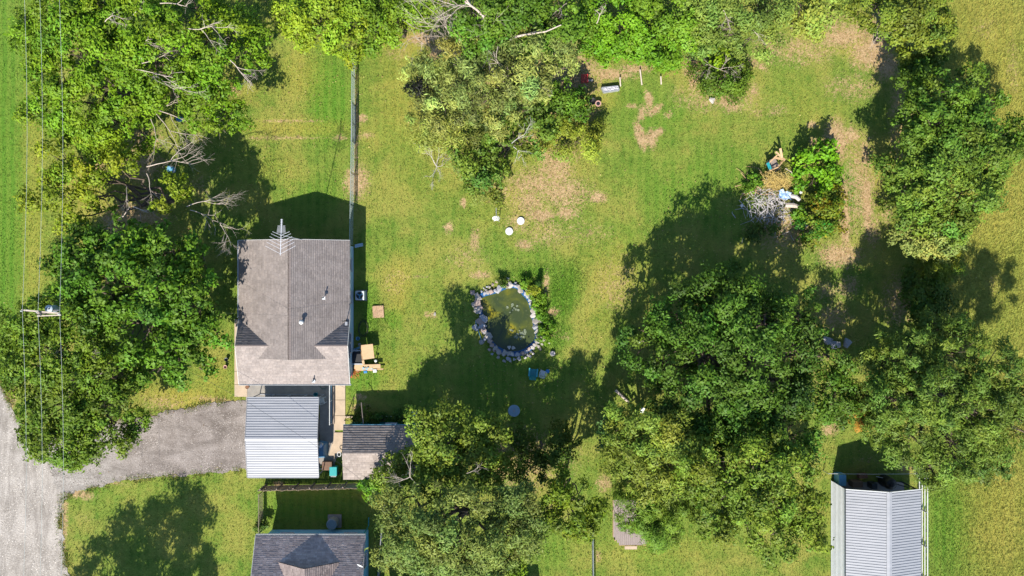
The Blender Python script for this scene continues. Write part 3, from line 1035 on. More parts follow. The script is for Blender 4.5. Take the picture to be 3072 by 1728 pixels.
for i in range(5):
    xx = cw + .15 + (ce - cw - .3) * i / 4
    tr = MB()
    tr.beam((xx, cn - .08, c_he - .12), (xx, cr, c_hr - .12), 0.06)
    tr.beam((xx, cr, c_hr - .12), (xx, cs + .08, c_he - .12), 0.06)
    tr.build('truss', M_whitemetal, cp)

# --- garden shed
PAL3 = [(0.25, 0.21, 0.185), (0.21, 0.175, 0.152), (0.28, 0.235, 0.207), (0.235, 0.20, 0.178), (0.31, 0.265, 0.235)]
sx0, sx1, sy0, sy1, syr = -14.31, -8.0, -11.62, -16.23, -13.92
s_he, s_hr = 2.4, 2.85
shd = thing('garden_shed', 'small brown shingled garden shed half under a leafy tree beside the walkway', 'shed', ((sx0 + sx1) / 2, syr, 0))
MB().prism([(sx0 + .2, sy1 + .25), (sx1 - .2, sy1 + .25), (sx1 - .2, sy0 - .2), (sx0 + .2, sy0 - .2)], 0, s_he - .1).build('wall', M_teal, shd)
gable_prism('x', sx0 + .2, sx1 - .2, sy0 - .2, sy1 + .25, syr, s_he - .1, s_hr - .16).build('gable', M_white, shd)
for i, (a, b, d) in enumerate([((sx1, sy0, s_he), (sx0, sy0, s_he), (sx1, syr, s_hr)), ((sx0, sy1, s_he), (sx1, sy1, s_he), (sx0, syr, s_hr))]):
    slab_plane(a, b, d, 0.08).build('roof', M_deck, shd)
    shingles(a, b, d, shd, PAL3, seed=60 + i, course=0.2, tab=0.32, lift=0.018 if i == 0 else 0.035)
door(shd, (sx0 + .2, -13.9, 1.0), 1.0, 1.95, W1, M_white)
window(shd, (-10.5, sy0 - .2, 1.4), 0.9, 0.7, N1)
tr = MB()
tr.beam((sx0, sy0 + .015, s_he - .05), (sx1, sy0 + .015, s_he - .05), 0.03, 0.12)
tr.build('fascia', M_ltblue, shd)

# --- metal barn bottom right
bw, be, br_, bn, bs = 28.1, 34.44, 31.28, -16.97, -34.2
b_he, b_hr = 2.84, 3.75
barn = thing('metal_barn', 'long white metal barn with an open dark north end', 'barn', (br_, (bn + bs) / 2, 0))
npn = 15
for x0, s in ((bw, -1), (be, 1)):
    for i in range(npn):
        ya, yb = bn + (bs - bn) * i / npn, bn + (bs - bn) * (i + 1) / npn
        ribbed((x0, ya, b_he), (br_, ya, b_hr), (x0, yb, b_he), 5, M_whitemetal, barn)
for i in range(3):
    z0, z1 = b_he * i / 3 + .02, b_he * (i + 1) / 3
    A, Bp, D = Vector((bw + .03, bn, z0)), Vector((bw + .03, bs, z0)), Vector((bw + .03, bn, z1))
    ribbed(A, Bp, D, 4, M_white, barn, 'wall_panel', rib=0.0301)  # brighter white than the other panels, making up for grazing sun on this wall
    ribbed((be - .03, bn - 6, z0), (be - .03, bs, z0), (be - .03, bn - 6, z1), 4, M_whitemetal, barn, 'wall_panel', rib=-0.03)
rcap = MB()
rcap.add([(br_ - .22, bn, b_hr + .0), (br_, bn, b_hr + .055), (br_ + .22, bn, b_hr + .0), (br_ - .22, bs, b_hr + .0), (br_, bs, b_hr + .055), (br_ + .22, bs, b_hr + .0)], [(0, 1, 4, 3), (1, 2, 5, 4)])
rcap.build('ridge_cap', M_whitemetal, barn)
tr = MB()
tr.beam((bw, bn + .03, b_he - .02), (br_, bn + .03, b_hr - .02), 0.05, 0.12)
tr.beam((br_, bn + .03, b_hr - .02), (be, bn + .03, b_he - .02), 0.05, 0.12)
tr.build('gable_trim', M_white, barn)
tr = MB()
tr.beam((bw - .02, bn, b_he - .03), (bw - .02, bs, b_he - .03), 0.04, 0.1)
tr.build('eave_trim', M_dark, barn)
for i in range(7):
    yy = bn - .1 + (bs - bn + .2) * i / 6
    for xx in (bw + .12, be - .12):
        MB().beam((xx, yy, 0), (xx, yy, b_he - .08), 0.09).build('post', M_dark, barn)
    tr = MB()
    tr.beam((bw + .12, yy, b_he - .1), (br_, yy, b_hr - .12), 0.07)
    tr.beam((br_, yy, b_hr - .12), (be - .12, yy, b_he - .1), 0.07)
    tr.build('truss', M_dark, barn)
tr = MB()
tr.beam((be - .12, bn - .1, b_he - .1), (be - 1.7, bn + .0, .1), 0.06)
tr.build('brace', M_dark, barn)
tag(sheet('barn_floor', [(2494, 1446), (2712, 1446), (2712, 2030), (2494, 2030)], 0.02, M_concg, False), 'grey concrete floor of the open barn', 'floor')

# --- neighbouring building just past the bottom edge, seen by its shadow
ob = thing('outbuilding', 'low building beyond the bottom edge whose shadow falls on the grass', 'building', G(1375, 1900))
a0, a1 = G(1142, 1800), G(1590, 2000)
MB().prism([(a0.x + .3, a1.y + .3), (a1.x - .3, a1.y + .3), (a1.x - .3, a0.y - .3), (a0.x + .3, a0.y - .3)], 0, 2.9).build('wall', M_siding2, ob)
ym = (a0.y + a1.y) / 2
slab_plane((a1.x, a0.y, 3), (a0.x, a0.y, 3), (a1.x, ym, 4.1), 0.1).build('roof', M_deck, ob)
slab_plane((a0.x, a1.y, 3), (a1.x, a1.y, 3), (a0.x, ym, 4.1), 0.1).build('roof', M_deck, ob)


# ------------------------------------------------------------------ trees
PHI = rng.normal(size=(6, 3)) * 1.1


def lumps(p, seed=0):
    r = np.random.default_rng(seed)
    k = r.normal(size=(5, 3)) * 1.3
    ph = r.random(5) * 6.28
    return np.mean(np.sin(p @ k.T + ph), axis=1)


LEAF_COUNT = 0


def crown_mesh(name, lobes, col, seed, leaf=(0.27, 0.145), dens=1.0, per=1.7, rc=(0.55, 1.0), spread=0.15, hue=0.07, flat=0.75, low=-0.30, zmin=0.25, base=Vector((0, 0, 0)), droop=0.0, fuzz=0.34, gap=0.26):
    """leaf-sized faces set as domed bough ends spread over the crown lobes"""
    global LEAF_COUNT
    r = np.random.default_rng(seed)
    C = np.array([l[:3] for l in lobes])
    R = np.array([l[3:6] for l in lobes])
    sc, sr, sn = [], [], []
    for i in range(len(lobes)):
        a = R[i]
        Rm = a.mean()
        mean_r = min(0.5 * (rc[0] + rc[1]), 0.55 * Rm + 0.05)
        n = int(dens * 4 * math.pi * (a[0] * a[1] * a[2]) ** (2 / 3) * 0.95 / (math.pi * mean_r ** 2)) + 5
        k = np.arange(n) + 0.5
        ph = np.arccos(1 - 2 * k / n)
        th = math.pi * (1 + 5 ** 0.5) * k + r.random() * 6.28
        d = np.stack([np.cos(th) * np.sin(ph), np.sin(th) * np.sin(ph), np.cos(ph)], -1) + r.normal(size=(n, 3)) * 0.14
        d /= np.linalg.norm(d, axis=1, keepdims=True)
        d = d[d[:, 2] > low]
        f = r.uniform(0.58, 1.02, len(d))
        p = C[i] + d * a * f[:, None]
        p = p + d * (lumps(p, seed + 5) * 0.38 * Rm)[:, None]
        rad = r.uniform(rc[0] * 0.8, rc[1] * 1.2, len(d)) * 0.88 * mean_r / (0.5 * (rc[0] + rc[1]))
        keep = r.random(len(d)) > gap
        for j in range(len(lobes)):
            if j != i:
                q = (p - C[j]) / R[j]
                keep &= ((q * q).sum(1) > 0.45) | (r.random(len(p)) < 0.05)
        keep &= p[:, 2] > zmin
        sc.append(p[keep])
        sr.append(rad[keep])
        sn.append(d[keep])
    sc, sr, sn = np.concatenate(sc), np.concatenate(sr), np.concatenate(sn)
    area = leaf[0] * leaf[1] * 0.5
    cnt = np.maximum(12, (per * 0.62 * 4 * math.pi * sr ** 2 * 0.6 / area)).astype(int)
    ix = np.repeat(np.arange(len(sc)), cnt)
    K = len(ix)
    d = r.normal(size=(K, 3)) + 0.45 * sn[ix] + np.array([0, 0, 0.45])
    d /= np.linalg.norm(d, axis=1, keepdims=True)
    f = 0.25 + 0.85 * r.random(K) ** 0.6
    q = d * (sr[ix] * f)[:, None]
    # boughs are ragged sprays: drawn out along their own axis, with shoots that stick out
    e = r.normal(size=(len(sc), 3)) * np.array([1, 1, 0.35]) + sn * 0.7
    e /= np.linalg.norm(e, axis=1, keepdims=True)
    al = (q * e[ix]).sum(1)
    st = r.uniform(0.35, 1.0, len(sc))[ix]
    q = q * 0.86 + e[ix] * (al * st)[:, None]
    sh_d = r.normal(size=(len(sc) * 4, 3)) + np.repeat(sn, 4, 0) * 0.8 + np.array([0, 0, 0.3])
    sh_d /= np.linalg.norm(sh_d, axis=1, keepdims=True)
    w4 = ix * 4 + r.integers(0, 4, K)
    ext = r.random(K) < 0.24
    tt = r.uniform(0.35, 1.45, K)
    alt = sh_d[w4] * (sr[ix] * tt)[:, None] + r.normal(size=(K, 3)) * (0.17 * sr[ix])[:, None]
    q = np.where(ext[:, None], alt, q)
    q[:, 2] *= flat
    if droop:
        q[:, 2] -= droop * (q[:, 0] ** 2 + q[:, 1] ** 2) / sr[ix]
    pos = sc[ix] + q
    nn = 0.9 * d + np.array([0, 0, 0.30]) + r.normal(size=(K, 3)) * fuzz
    nn /= np.linalg.norm(nn, axis=1, keepdims=True)
    t = r.normal(size=(K, 3)) + d * 0.6
    t -= nn * (t * nn).sum(1, keepdims=True)
    t /= np.linalg.norm(t, axis=1, keepdims=True) + 1e-9
    b = np.cross(nn, t)
    sz = r.uniform(0.65, 1.3, (K, 1))
    tl, bl = t * leaf[0] / 2 * sz, b * leaf[1] / 2 * sz
    v = np.stack([pos - tl, pos + bl - nn * 0.02, pos + tl, pos - bl - nn * 0.02], 1).reshape(-1, 3)
    v[:, 2] = np.maximum(v[:, 2], 0.03)
    LEAF_COUNT += K
    fq = np.arange(K * 4).reshape(-1, 4)
    nb_ = len(sc)
    cv = np.array(col)[None] * (1 + spread * r.normal(size=(nb_, 1))[ix] * 1.1 + spread * r.normal(size=(K, 1)) * 0.7)
    hs = hue * (r.normal(size=nb_)[ix] * 0.8 + r.normal(size=K) * 0.5)
    cv[:, 0] *= 1 + hs * 1.6
    cv[:, 2] *= 1 - hs * 0.8
    cv = np.clip(cv, 0.004, 0.8).repeat(4, 0)
    return np_mesh(name, v - np.array(base)[None], fq, cv), sc


def limb_path(r, a, b, k=4, wob=0.12):
    a, b = np.array(a, float), np.array(b, float)
    L_ = np.linalg.norm(b - a)
    pts = [a]
    for i in range(1, k):
        f = i / k
        pts.append(a + (b - a) * f + r.normal(size=3) * wob * L_ * 0.5 + np.array([0, 0, -0.12 * L_ * math.sin(math.pi * f)]))
    pts.append(b)
    return pts


def add_path(segs, pts, r0, r1):
    n = len(pts) - 1
    for i in range(n):
        segs.append(np.concatenate([pts[i], pts[i + 1], [r0 + (r1 - r0) * i / n], [r0 + (r1 - r0) * (i + 1) / n]]))


def branchy(segs, r, p, d, length, rad, depth, spread=0.55, curl=0.22, kids=(2, 3)):
    """forking bare branch"""
    d = np.array(d, float)
    d /= np.linalg.norm(d)
    k = 4
    pts = [np.array(p, float)]
    for i in range(k):
        d = d + r.normal(size=3) * curl
        d /= np.linalg.norm(d)
        pts.append(pts[-1] + d * length / k)
    add_path(segs, pts, rad, rad * 0.6)
    if depth > 0:
        for _ in range(r.integers(kids[0], kids[1] + 1)):
            i = r.integers(2, k + 1)
            nd = d + r.normal(size=3) * spread
            branchy(segs, r, pts[i], nd, length * r.uniform(0.5, 0.8), rad * 0.58, depth - 1, spread, curl, kids)


def bark_obj(name, segs, parent, material, n=5):
    v, f = tubes_np(segs, n)
    me = np_mesh(name, v - np.array(parent.location)[None], f)
    me.polygons.foreach_set('use_smooth', np.ones(len(f), bool))
    return link(name, me, material, parent)


TREE_SEED = [100]


def tree(name, label, cat, lobes_px, col, group=None, hs=1.0, dead=None, trunk=0.2, base=None, bark=None, fz=0.8, deadmat=None, **kw):
    """lobes_px: (photo x, photo y, photo radius, height of lobe centre)"""
    TREE_SEED[0] += 1
    seed = TREE_SEED[0]
    r = np.random.default_rng(seed)
    lobes = []
    for px, py, rp, h in lobes_px:
        h = h * hs
        c_ = W(px, py, h)
        R_ = rp / PPM * (CAM_H - h) / CAM_H
        rz = min(R_ * fz, h * 0.95)
        lobes.append((c_.x, c_.y, c_.z, R_, R_, rz))
    A = np.array(lobes)
    w = A[:, 3] ** 2
    if base is None:
        bx, by = (A[:, 0] * w).sum() / w.sum(), (A[:, 1] * w).sum() / w.sum()
    else:
        g = G(*base)
        bx, by = g.x, g.y
    hm = (A[:, 2] * w).sum() / w.sum()
    t = thing(name, label, cat, (bx, by, 0), group)
    fork = np.array([bx + r.normal() * .2, by + r.normal() * .2, hm * 0.38])
    segs = []
    add_path(segs, [np.array([bx, by, -0.15]), np.array([bx, by, 0.15]), (np.array([bx, by, 0]) + fork) / 2 + r.normal(size=3) * .06, fork], trunk * 1.3, trunk * 0.8)
    bark_obj('trunk', segs, t, bark or M_bark, 8)
    col = (col[0] * 0.88, col[1] * 0.98, col[2] * 0.50)
    me, cl = crown_mesh('crown', lobes, col, seed, base=t.location, **kw)
    segs = []
    for l in lobes:
        add_path(segs, limb_path(r, fork, l[:3], 5), trunk * 0.55, trunk * 0.16)
    pick = r.permutation(len(cl))[:min(len(cl), 14 * len(lobes))]
    for i in pick:
        d = A[:, :3] - cl[i]
        j = np.argmin((d * d).sum(1))
        a = A[j, :3] - np.array([0, 0, A[j, 5] * 0.35]) + r.normal(size=3) * A[j, 3] * .15
        add_path(segs, limb_path(r, a, cl[i], 3, 0.1), trunk * 0.14 + .012, 0.010)
    tag(bark_obj('limb', segs, t, bark or M_bark, 4), kind='stuff')
    tag(link('crown', me, LEAF, t), kind='stuff')
    if dead:
        for (px, py, h, qx, qy, qh, rad, dep) in dead:
            segs = []
            a, b = W(px, py, h), W(qx, qy, qh)
            branchy(segs, r, a, b - a, (b - a).length * .75, rad * .75, dep, 0.45, 0.13, (2, 4))
            bark_obj('dead_limb', segs, t, deadmat or M_dead, 4)
    return t


LIME = (0.122, 0.198, 0.012)
LIME2 = (0.175, 0.210, 0.016)
DARKG = (0.052, 0.115, 0.013)
MIDG = (0.085, 0.150, 0.018)
OAKG = (0.066, 0.118, 0.016)
PALE = (0.200, 0.220, 0.090)
OLIVE = (0.135, 0.165, 0.030)
GREY = (0.150, 0.195, 0.055)
BRIGHT = (0.105, 0.205, 0.014)

tree('lime_tree', 'tall lime-green tree in the top left corner with pale dead boughs in its crown', 'tree',
     [(330, 30, 105, 7), (460, 50, 115, 8), (590, 50, 110, 8), (550, 140, 115, 8), (680, 100, 95, 7), (755, 125, 55, 5.5), (640, 210, 90, 6.5), (470, 190, 100, 8), (600, 300, 75, 5.5), (690, 345, 45, 4.5), (520, 270, 70, 6)],
     LIME, dead=[(425, 190, 9.0, 415, 110, 9.8, .05, 3), (425, 190, 9.0, 500, 160, 9.6, .045, 3), (400, 207, 9.0, 570, 205, 9.4, .05, 3), (560, 85, 9.8, 660, 95, 10, .05, 3), (600, 85, 9.8, 640, 130, 9.6, .04, 3), (400, 45, 9, 430, -10, 9.8, .05, 3), (690, 180, 8.4, 745, 235, 7.6, .06, 4), (470, 230, 9, 520, 260, 9, .05, 3), (480, 10, 10.3, 560, 10, 10.6, .06, 3)], trunk=.32)
tree('lime_tree', 'broad lime-green tree under the three overhead power lines, left of the dead boughs', 'tree',
     [(200, 55, 100, 6), (120, 115, 65, 5), (240, 160, 115, 6.5), (340, 130, 90, 7), (170, 250, 95, 5.5), (300, 260, 105, 6), (390, 270, 80, 6), (250, 350, 95, 5), (160, 350, 60, 4.5), (360, 360, 80, 5), (420, 395, 50, 4)],
     LIME, dead=[(455, 325, 5, 610, 380, 5, .06, 4), (460, 330, 5, 560, 430, 4.6, .06, 4), (470, 325, 5, 520, 320, 5.5, .05, 3), (450, 350, 5, 470, 440, 4.4, .05, 3), (315, 65, 9, 350, 30, 9.6, .06, 4)], trunk=.3)
tree('yellow_green_tree', 'thin yellow-green tree with bare grey branches above its brown litter', 'tree',
     [(180, 480, 62, 5), (160, 580, 62, 4.5), (255, 500, 70, 5), (345, 490, 60, 5.2), (300, 590, 62, 4.5), (190, 650, 55, 4), (500, 600, 52, 6), (530, 570, 38, 6), (460, 610, 45, 6), (310, 550, 60, 4.5)],
     LIME2, dead=[(440, 500, 5.5, 520, 480, 6.5, .07, 4), (440, 520, 5.5, 450, 590, 6, .06, 3), (400, 620, 6, 470, 650, 6, .07, 4), (390, 620, 6, 330, 680, 5, .06, 4), (420, 640, 6, 440, 700, 5.5, .05, 3), (560, 620, 6.5, 640, 570, 7, .05, 4),
                  (570, 630, 6.5, 660, 670, 6, .045, 2), (660, 670, 6, 690, 720, 6.2, .04, 4), (660, 675, 6, 710, 690, 6.3, .03, 3), (380, 560, 5.5, 380, 620, 6.5, .05, 3)], trunk=.26, dens=.62, base=(520, 600), deadmat=M_dead)
tree('dark_green_tree', 'large dark-green tree between the power pole and the house', 'tree',
     [(255, 760, 85, 6.5), (370, 750, 95, 8), (500, 760, 100, 8.5), (590, 780, 60, 7), (250, 850, 95, 7), (330, 860, 115, 8.5), (450, 860, 120, 9.5), (560, 880, 95, 8), (590, 940, 75, 7), (420, 970, 115, 8.5), (640, 990, 42, 5.5), (540, 1020, 80, 6.5), (540, 1090, 75, 5.5), (600, 1090, 42, 4.5), (470, 1100, 60, 5.5)],
     (0.078, 0.148, 0.013), trunk=.42, leaf=(.32, .19), dens=.9, hs=.88, gap=.3)
tree('leafy_tree', 'bushy green tree leaning over the gravel road at the driveway mouth', 'tree',
     [(60, 1010, 62, 5.5), (45, 1090, 52, 5), (130, 970, 75, 6.5), (165, 1060, 105, 7), (260, 1010, 85, 7), (95, 1140, 75, 5.5), (240, 1120, 100, 6.5), (330, 1110, 85, 6.5), (200, 1210, 100, 5.5), (320, 1200, 90, 5.5), (130, 1290, 62, 4.5), (230, 1300, 95, 4.8), (330, 1280, 80, 4.8), (225, 1365, 48, 3.5), (385, 1270, 48, 4), (160, 1330, 50, 4)],
     (0.098, 0.150, 0.014), dead=[(180, 1030, 8, 200, 1060, 8.4, .04, 3), (250, 1080, 7.5, 280, 1060, 8, .04, 3), (290, 1130, 7, 310, 1120, 7.5, .03, 2)], trunk=.34)
# --- thicket along the top edge
tree('pale_lime_tree', 'pale lime tree at the top end of the chain-link fence', 'tree',
     [(890, 20, 60, 5), (970, 50, 75, 5), (1045, 70, 65, 4.5), (1040, 140, 45, 3), (955, 110, 55, 3.5), (1060, 20, 60, 5), (880, 60, 40, 3.5)], (0.185, 0.235, 0.022), trunk=.18)
tree('green_tree', 'green tree at the top edge beside the pale lime one', 'tree',
     [(1130, 10, 65, 5.5), (1190, 50, 65, 5), (1260, 30, 60, 5.5), (1120, 75, 50, 4), (1240, 80, 35, 3.5)], (0.125, 0.185, 0.016), trunk=.2)
tree('dark_green_tree', 'tall deep-green tree at the top edge with a pale leaning trunk', 'tree',
     [(1440, 30, 95, 8), (1550, 30, 95, 8.5), (1450, 110, 70, 7), (1600, 90, 90, 7.5), (1510, 120, 70, 6.5), (1680, 40, 90, 8), (1690, 130, 70, 6)], (0.080, 0.145, 0.018),
     dead=[(1460, 60, 9, 1370, -10, 10.5, .16, 2), (1530, 120, 8.5, 1640, 50, 10.2, .15, 1), (1400, 10, 9.5, 1330, 40, 9.5, .05, 4), (1420, 20, 9.5, 1300, 10, 10, .05, 4), (1790, 70, 8, 1800, 30, 9, .06, 3), (1700, 10, 9, 1660, 30, 9.4, .05, 3)], trunk=.34, deadmat=M_dead)
tree('feathery_tree', 'spreading feathery grey-green tree left of the red bench, with pale trunks showing', 'tree',
     [(1290, 250, 70, 5), (1380, 210, 85, 6), (1480, 220, 90, 6.5), (1560, 190, 90, 7.5), (1660, 165, 75, 7), (1700, 195, 42, 6), (1320, 320, 75, 5), (1430, 300, 80, 6), (1500, 340, 60, 5.5), (1580, 255, 42, 5.5)],
     PALE, leaf=(.34, .085), dens=.8, gap=.24, spread=.3, dead=[(1500, 290, 6, 1530, 200, 8, .10, 2), (1590, 280, 5.5, 1650, 300, 5, .05, 2), (1560, 240, 8, 1600, 260, 6, .05, 3), (1480, 250, 7.6, 1500, 200, 8, .05, 2)], trunk=.22)
tree('green_understory_tree', 'low dark-green tree with white twigs below the feathery tree', 'tree',
     [(1540, 340, 62, 3.5), (1610, 400, 55, 3.2), (1560, 410, 55, 3.2), (1500, 430, 45, 3), (1450, 470, 52, 3), (1490, 540, 45, 2.6), (1430, 540, 35, 2.2), (1640, 360, 45, 2.8), (1400, 460, 40, 2.4)],
     (0.105, 0.158, 0.030), dead=[(1535, 430, 4.5, 1590, 400, 5, .04, 4), (1540, 440, 4.5, 1580, 460, 4, .035, 3), (1300, 480, 1.5, 1310, 520, 1.4, .025, 4), (1240, 430, 1.5, 1280, 430, 1.4, .025, 4)], dens=.8, trunk=.14, deadmat=mat('bleached_twig', (0.62, 0.58, 0.54), (0.45, 0.41, 0.38), 5, 0.9))
tree('green_understory_tree', 'shadowed green tree between the feathery tree and the flower pot', 'tree',
     [(1705, 305, 45, 2.8), (1735, 335, 36, 2.2), (1660, 305, 42, 2.6), (1690, 265, 30, 2.6), (1745, 290, 24, 1.6)], (0.085, 0.150, 0.020), trunk=.12)
tree('sparse_tree', 'thin pale feathery sapling on the grass at the lower left of the feathery tree', 'tree', [(1270, 370, 45, 2.6), (1330, 400, 48, 2.8), (1390, 410, 48, 3), (1370, 460, 38, 2.2), (1290, 420, 34, 2), (1460, 520, 36, 2.2), (1440, 580, 28, 1.8)], (0.215, 0.235, 0.075), leaf=(.36, .06), dens=.8, per=.8, gap=.25, trunk=.09)
tree('pale_bush', 'loose yellow-green bush on the dry ground below the flower pot', 'bush', [(1740, 430, 55, 1.5), (1700, 400, 45, 1.5), (1770, 400, 35, 1.2)], (0.215, 0.235, 0.040), leaf=(.3, .07), dens=.65, trunk=.06)
tree('bright_green_tree', 'bright-green thicket tree above the dry straw bed', 'tree',
     [(1790, 75, 75, 5), (1880, 50, 85, 5.5), (1960, 85, 75, 5), (1880, 125, 58, 3.6), (1800, 140, 40, 3), (1960, 145, 48, 3), (2000, 185, 32, 1.8), (1800, 10, 80, 6)], BRIGHT, trunk=.2)
tree('bright_green_tree', 'bright-green tree at the top edge right of the straw bed', 'tree', [(2000, 30, 85, 6), (2060, 90, 65, 5), (2020, 140, 45, 3.6), (1930, 15, 70, 6)], (0.120, 0.195, 0.018), trunk=.2)
tree('grey_green_tree', 'soft grey-green tree at the top edge above the round shrub', 'tree',
     [(2110, 40, 80, 6), (2190, 80, 80, 6), (2270, 40, 80, 6), (2100, 110, 50, 4.5), (2260, 120, 55, 4.2), (2310, 80, 45, 4.5), (2210, 20, 70, 6.5)], GREY, leaf=(.28, .10), dead=[(2260, 90, 7, 2280, 120, 6.5, .03, 3), (2170, 30, 7.5, 2190, 70, 7, .04, 3)], trunk=.22)
tree('bright_bush', 'vivid lime bush just above the round dark shrub', 'bush', [(2155, 150, 42, 2.2), (2115, 165, 26, 1.6)], (0.150, 0.225, 0.012), leaf=(.3, .18), trunk=.07)
tree('round_shrub', 'round glossy dark-green shrub with bare twigs on top', 'shrub', [(2165, 240, 62, 1.3), (2130, 225, 36, 1.2), (2205, 225, 36, 1.2)], (0.088, 0.135, 0.018), leaf=(.22, .11), dens=1.4,
     dead=[(2160, 208, 2.2, 2215, 190, 3, .035, 4), (2160, 208, 2.2, 2100, 185, 2.8, .03, 3), (2165, 208, 2.2, 2170, 175, 3, .03, 3), (2162, 210, 2.2, 2190, 218, 2.8, .03, 3), (2130, 200, 2.2, 2120, 225, 2.8, .025, 3)], trunk=.07, deadmat=M_dead)
tree('pale_tree', 'pale faded tree at the top edge above bare soil', 'tree', [(2400, 10, 65, 5), (2470, 20, 70, 4.5), (2440, 60, 50, 3)], (0.215, 0.235, 0.060), dens=.8, trunk=.15)
tree('green_tree', 'green tree in the top right with pale twigs and soil beside it', 'tree',
     [(2640, 20, 65, 5), (2710, 40, 75, 5.5), (2780, 70, 65, 5), (2770, 140, 55, 4), (2600, 50, 45, 4), (2700, 100, 45, 4), (2730, 170, 30, 3), (2800, 15, 50, 5)], OLIVE, dead=[(2700, 60, 6.5, 2720, 90, 6, .04, 4), (2632, 70, 3, 2640, 130, 2, .03, 3), (2620, 100, 3, 2625, 150, 1.5, .025, 2)], trunk=.2)
# --- tree line down the right side
tree('dark_sapling', 'slim shaded sapling at the top of the right-hand tree line', 'tree', [(2770, 205, 42, 3.5), (2750, 240, 38, 3), (2800, 190, 28, 3.5)], (0.070, 0.135, 0.018), trunk=.1)
tree('green_tree', 'upper tree of the right-hand tree line, dark beneath its west side', 'tree',
     [(2780, 290, 80, 6), (2860, 270, 62, 6), (2905, 320, 62, 6), (2730, 330, 55, 5), (2810, 360, 85, 6.8), (2900, 390, 75, 6.5), (2980, 415, 60, 5.5), (2990, 300, 28, 5), (2730, 390, 50, 5)], (0.092, 0.155, 0.022), trunk=.26)
tree('green_tree', 'wide middle tree of the right-hand tree line beside the dry field', 'tree',
     [(2740, 470, 75, 6), (2840, 470, 85, 6.8), (2930, 490, 80, 6.2), (3010, 460, 50, 5), (2700, 530, 55, 5), (2790, 560, 90, 6.5), (2890, 580, 85, 6), (2960, 580, 55, 5), (2740, 620, 75, 5.5), (2830, 650, 70, 5.2)], (0.110, 0.165, 0.030), trunk=.28)
tree('pale_leaf_tree', 'small pale-leaved tree at the lower end of the right-hand tree line', 'tree', [(2740, 700, 50, 3.8), (2810, 705, 58, 3.8), (2780, 745, 42, 3), (2850, 700, 35, 3.5)], (0.235, 0.255, 0.105), leaf=(.26, .12), trunk=.12)
tree('low_bush', 'low yellow-green bush south of the pale-leaved tree', 'bush', [(2830, 790, 42, 1.6), (2780, 790, 38, 1.6), (2800, 830, 35, 1.4)], (0.150, 0.170, 0.020), leaf=(.32, .06), dens=.8, trunk=.06)
tree('low_bush', 'dark bush deep in the shade below the pale-leaved tree', 'bush', [(2760, 890, 52, 2), (2790, 930, 52, 2), (2740, 840, 36, 1.8)], (0.065, 0.105, 0.016), trunk=.08)
# --- big oak group
tree('oak_tree', 'biggest tree, a dense dark-green oak right of the pond', 'tree',
     [(2180, 880, 75, 9), (2095, 895, 65, 8.5), (2285, 890, 62, 8.5), (2040, 960, 100, 11.5), (2160, 950, 105, 12.5), (2290, 965, 105, 12.5), (2395, 950, 70, 10), (1938, 1022, 76, 9.5), (1985, 1090, 85, 10.5), (2100, 1070, 115, 13.5), (2240, 1080, 125, 13.5), (2375, 1055, 100, 12),
      (2470, 1070, 75, 9.5), (2060, 1185, 95, 11.5), (2180, 1190, 115, 12.5), (2310, 1200, 115, 12.5), (2440, 1175, 85, 10.5), (2500, 1200, 60, 9), (2110, 1290, 90, 10.5), (2235, 1310, 110, 11), (2360, 1300, 90, 10.5)],
     OAKG, trunk=.6, leaf=(.28, .14), dens=.85, rc=(.6, 1.15), fz=.7, hs=.57, gap=.3)
tree('light_green_tree', 'lighter green tree hugging the south-west side of the big oak', 'tree',
     [(1890, 1260, 62, 6.5), (1930, 1320, 80, 7), (2000, 1310, 80, 8), (1870, 1350, 48, 5.5), (1910, 1410, 75, 6.5), (2000, 1410, 80, 7), (1850, 1270, 36, 4)], (0.165, 0.195, 0.038), trunk=.24, leaf=(.32, .10), dens=1.0)
tree('mixed_green_tree', 'green tree south of the big oak, right of the grey deck', 'tree',
     [(2140, 1400, 90, 8.5), (2270, 1400, 95, 9), (2370, 1410, 80, 8), (2180, 1490, 85, 8), (2300, 1490, 90, 8), (2400, 1520, 65, 7), (2240, 1570, 75, 7), (2340, 1590, 80, 7), (2420, 1600, 42, 6), (2130, 1530, 62, 6), (2080, 1440, 60, 7)], (0.125, 0.170, 0.025), trunk=.32)
tree('willow_tree', 'weeping narrow-leaved tree trailing over the grey deck', 'tree', [(1900, 1510, 55, 4), (1970, 1530, 70, 4.4), (1960, 1590, 52, 3.4), (2010, 1590, 42, 3), (1890, 1560, 30, 3), (2040, 1500, 60, 5)], (0.110, 0.165, 0.022), leaf=(.42, .06), dens=1.1, flat=1.0, droop=.5, trunk=.16, base=(1985, 1460))
tree('olive_tree', 'wide olive-green tree on the right edge, behind the metal barn', 'tree',
     [(2655, 1085, 60, 6.5), (2735, 1070, 80, 7.5), (2850, 1060, 85, 8), (2960, 1110, 95, 8.5), (3050, 1150, 80, 8.5), (2800, 1000, 62, 6), (2615, 1200, 45, 5.5), (2690, 1200, 85, 7.5), (2800, 1180, 105, 9), (2920, 1230, 100, 9), (3040, 1260, 90, 8.5), (2640, 1290, 66, 6), (2740, 1310, 90, 7), (2860, 1330, 90, 7.5), (2960, 1330, 75, 7), (2800, 1410, 62, 5.5), (2900, 1400, 50, 5), (3110, 1200, 80, 8)],
     (0.104, 0.148, 0.030), trunk=.42, leaf=(.30, .09), dens=.9, rc=(.45, .85))
tree('rust_bush', 'rusty brown dead bush between the oak and the olive-green tree', 'bush', [(2592, 1240, 34, 4.5), (2600, 1215, 24, 4.5)], (0.34, 0.17, 0.05), leaf=(.4, .05), dens=1.5, trunk=.06)
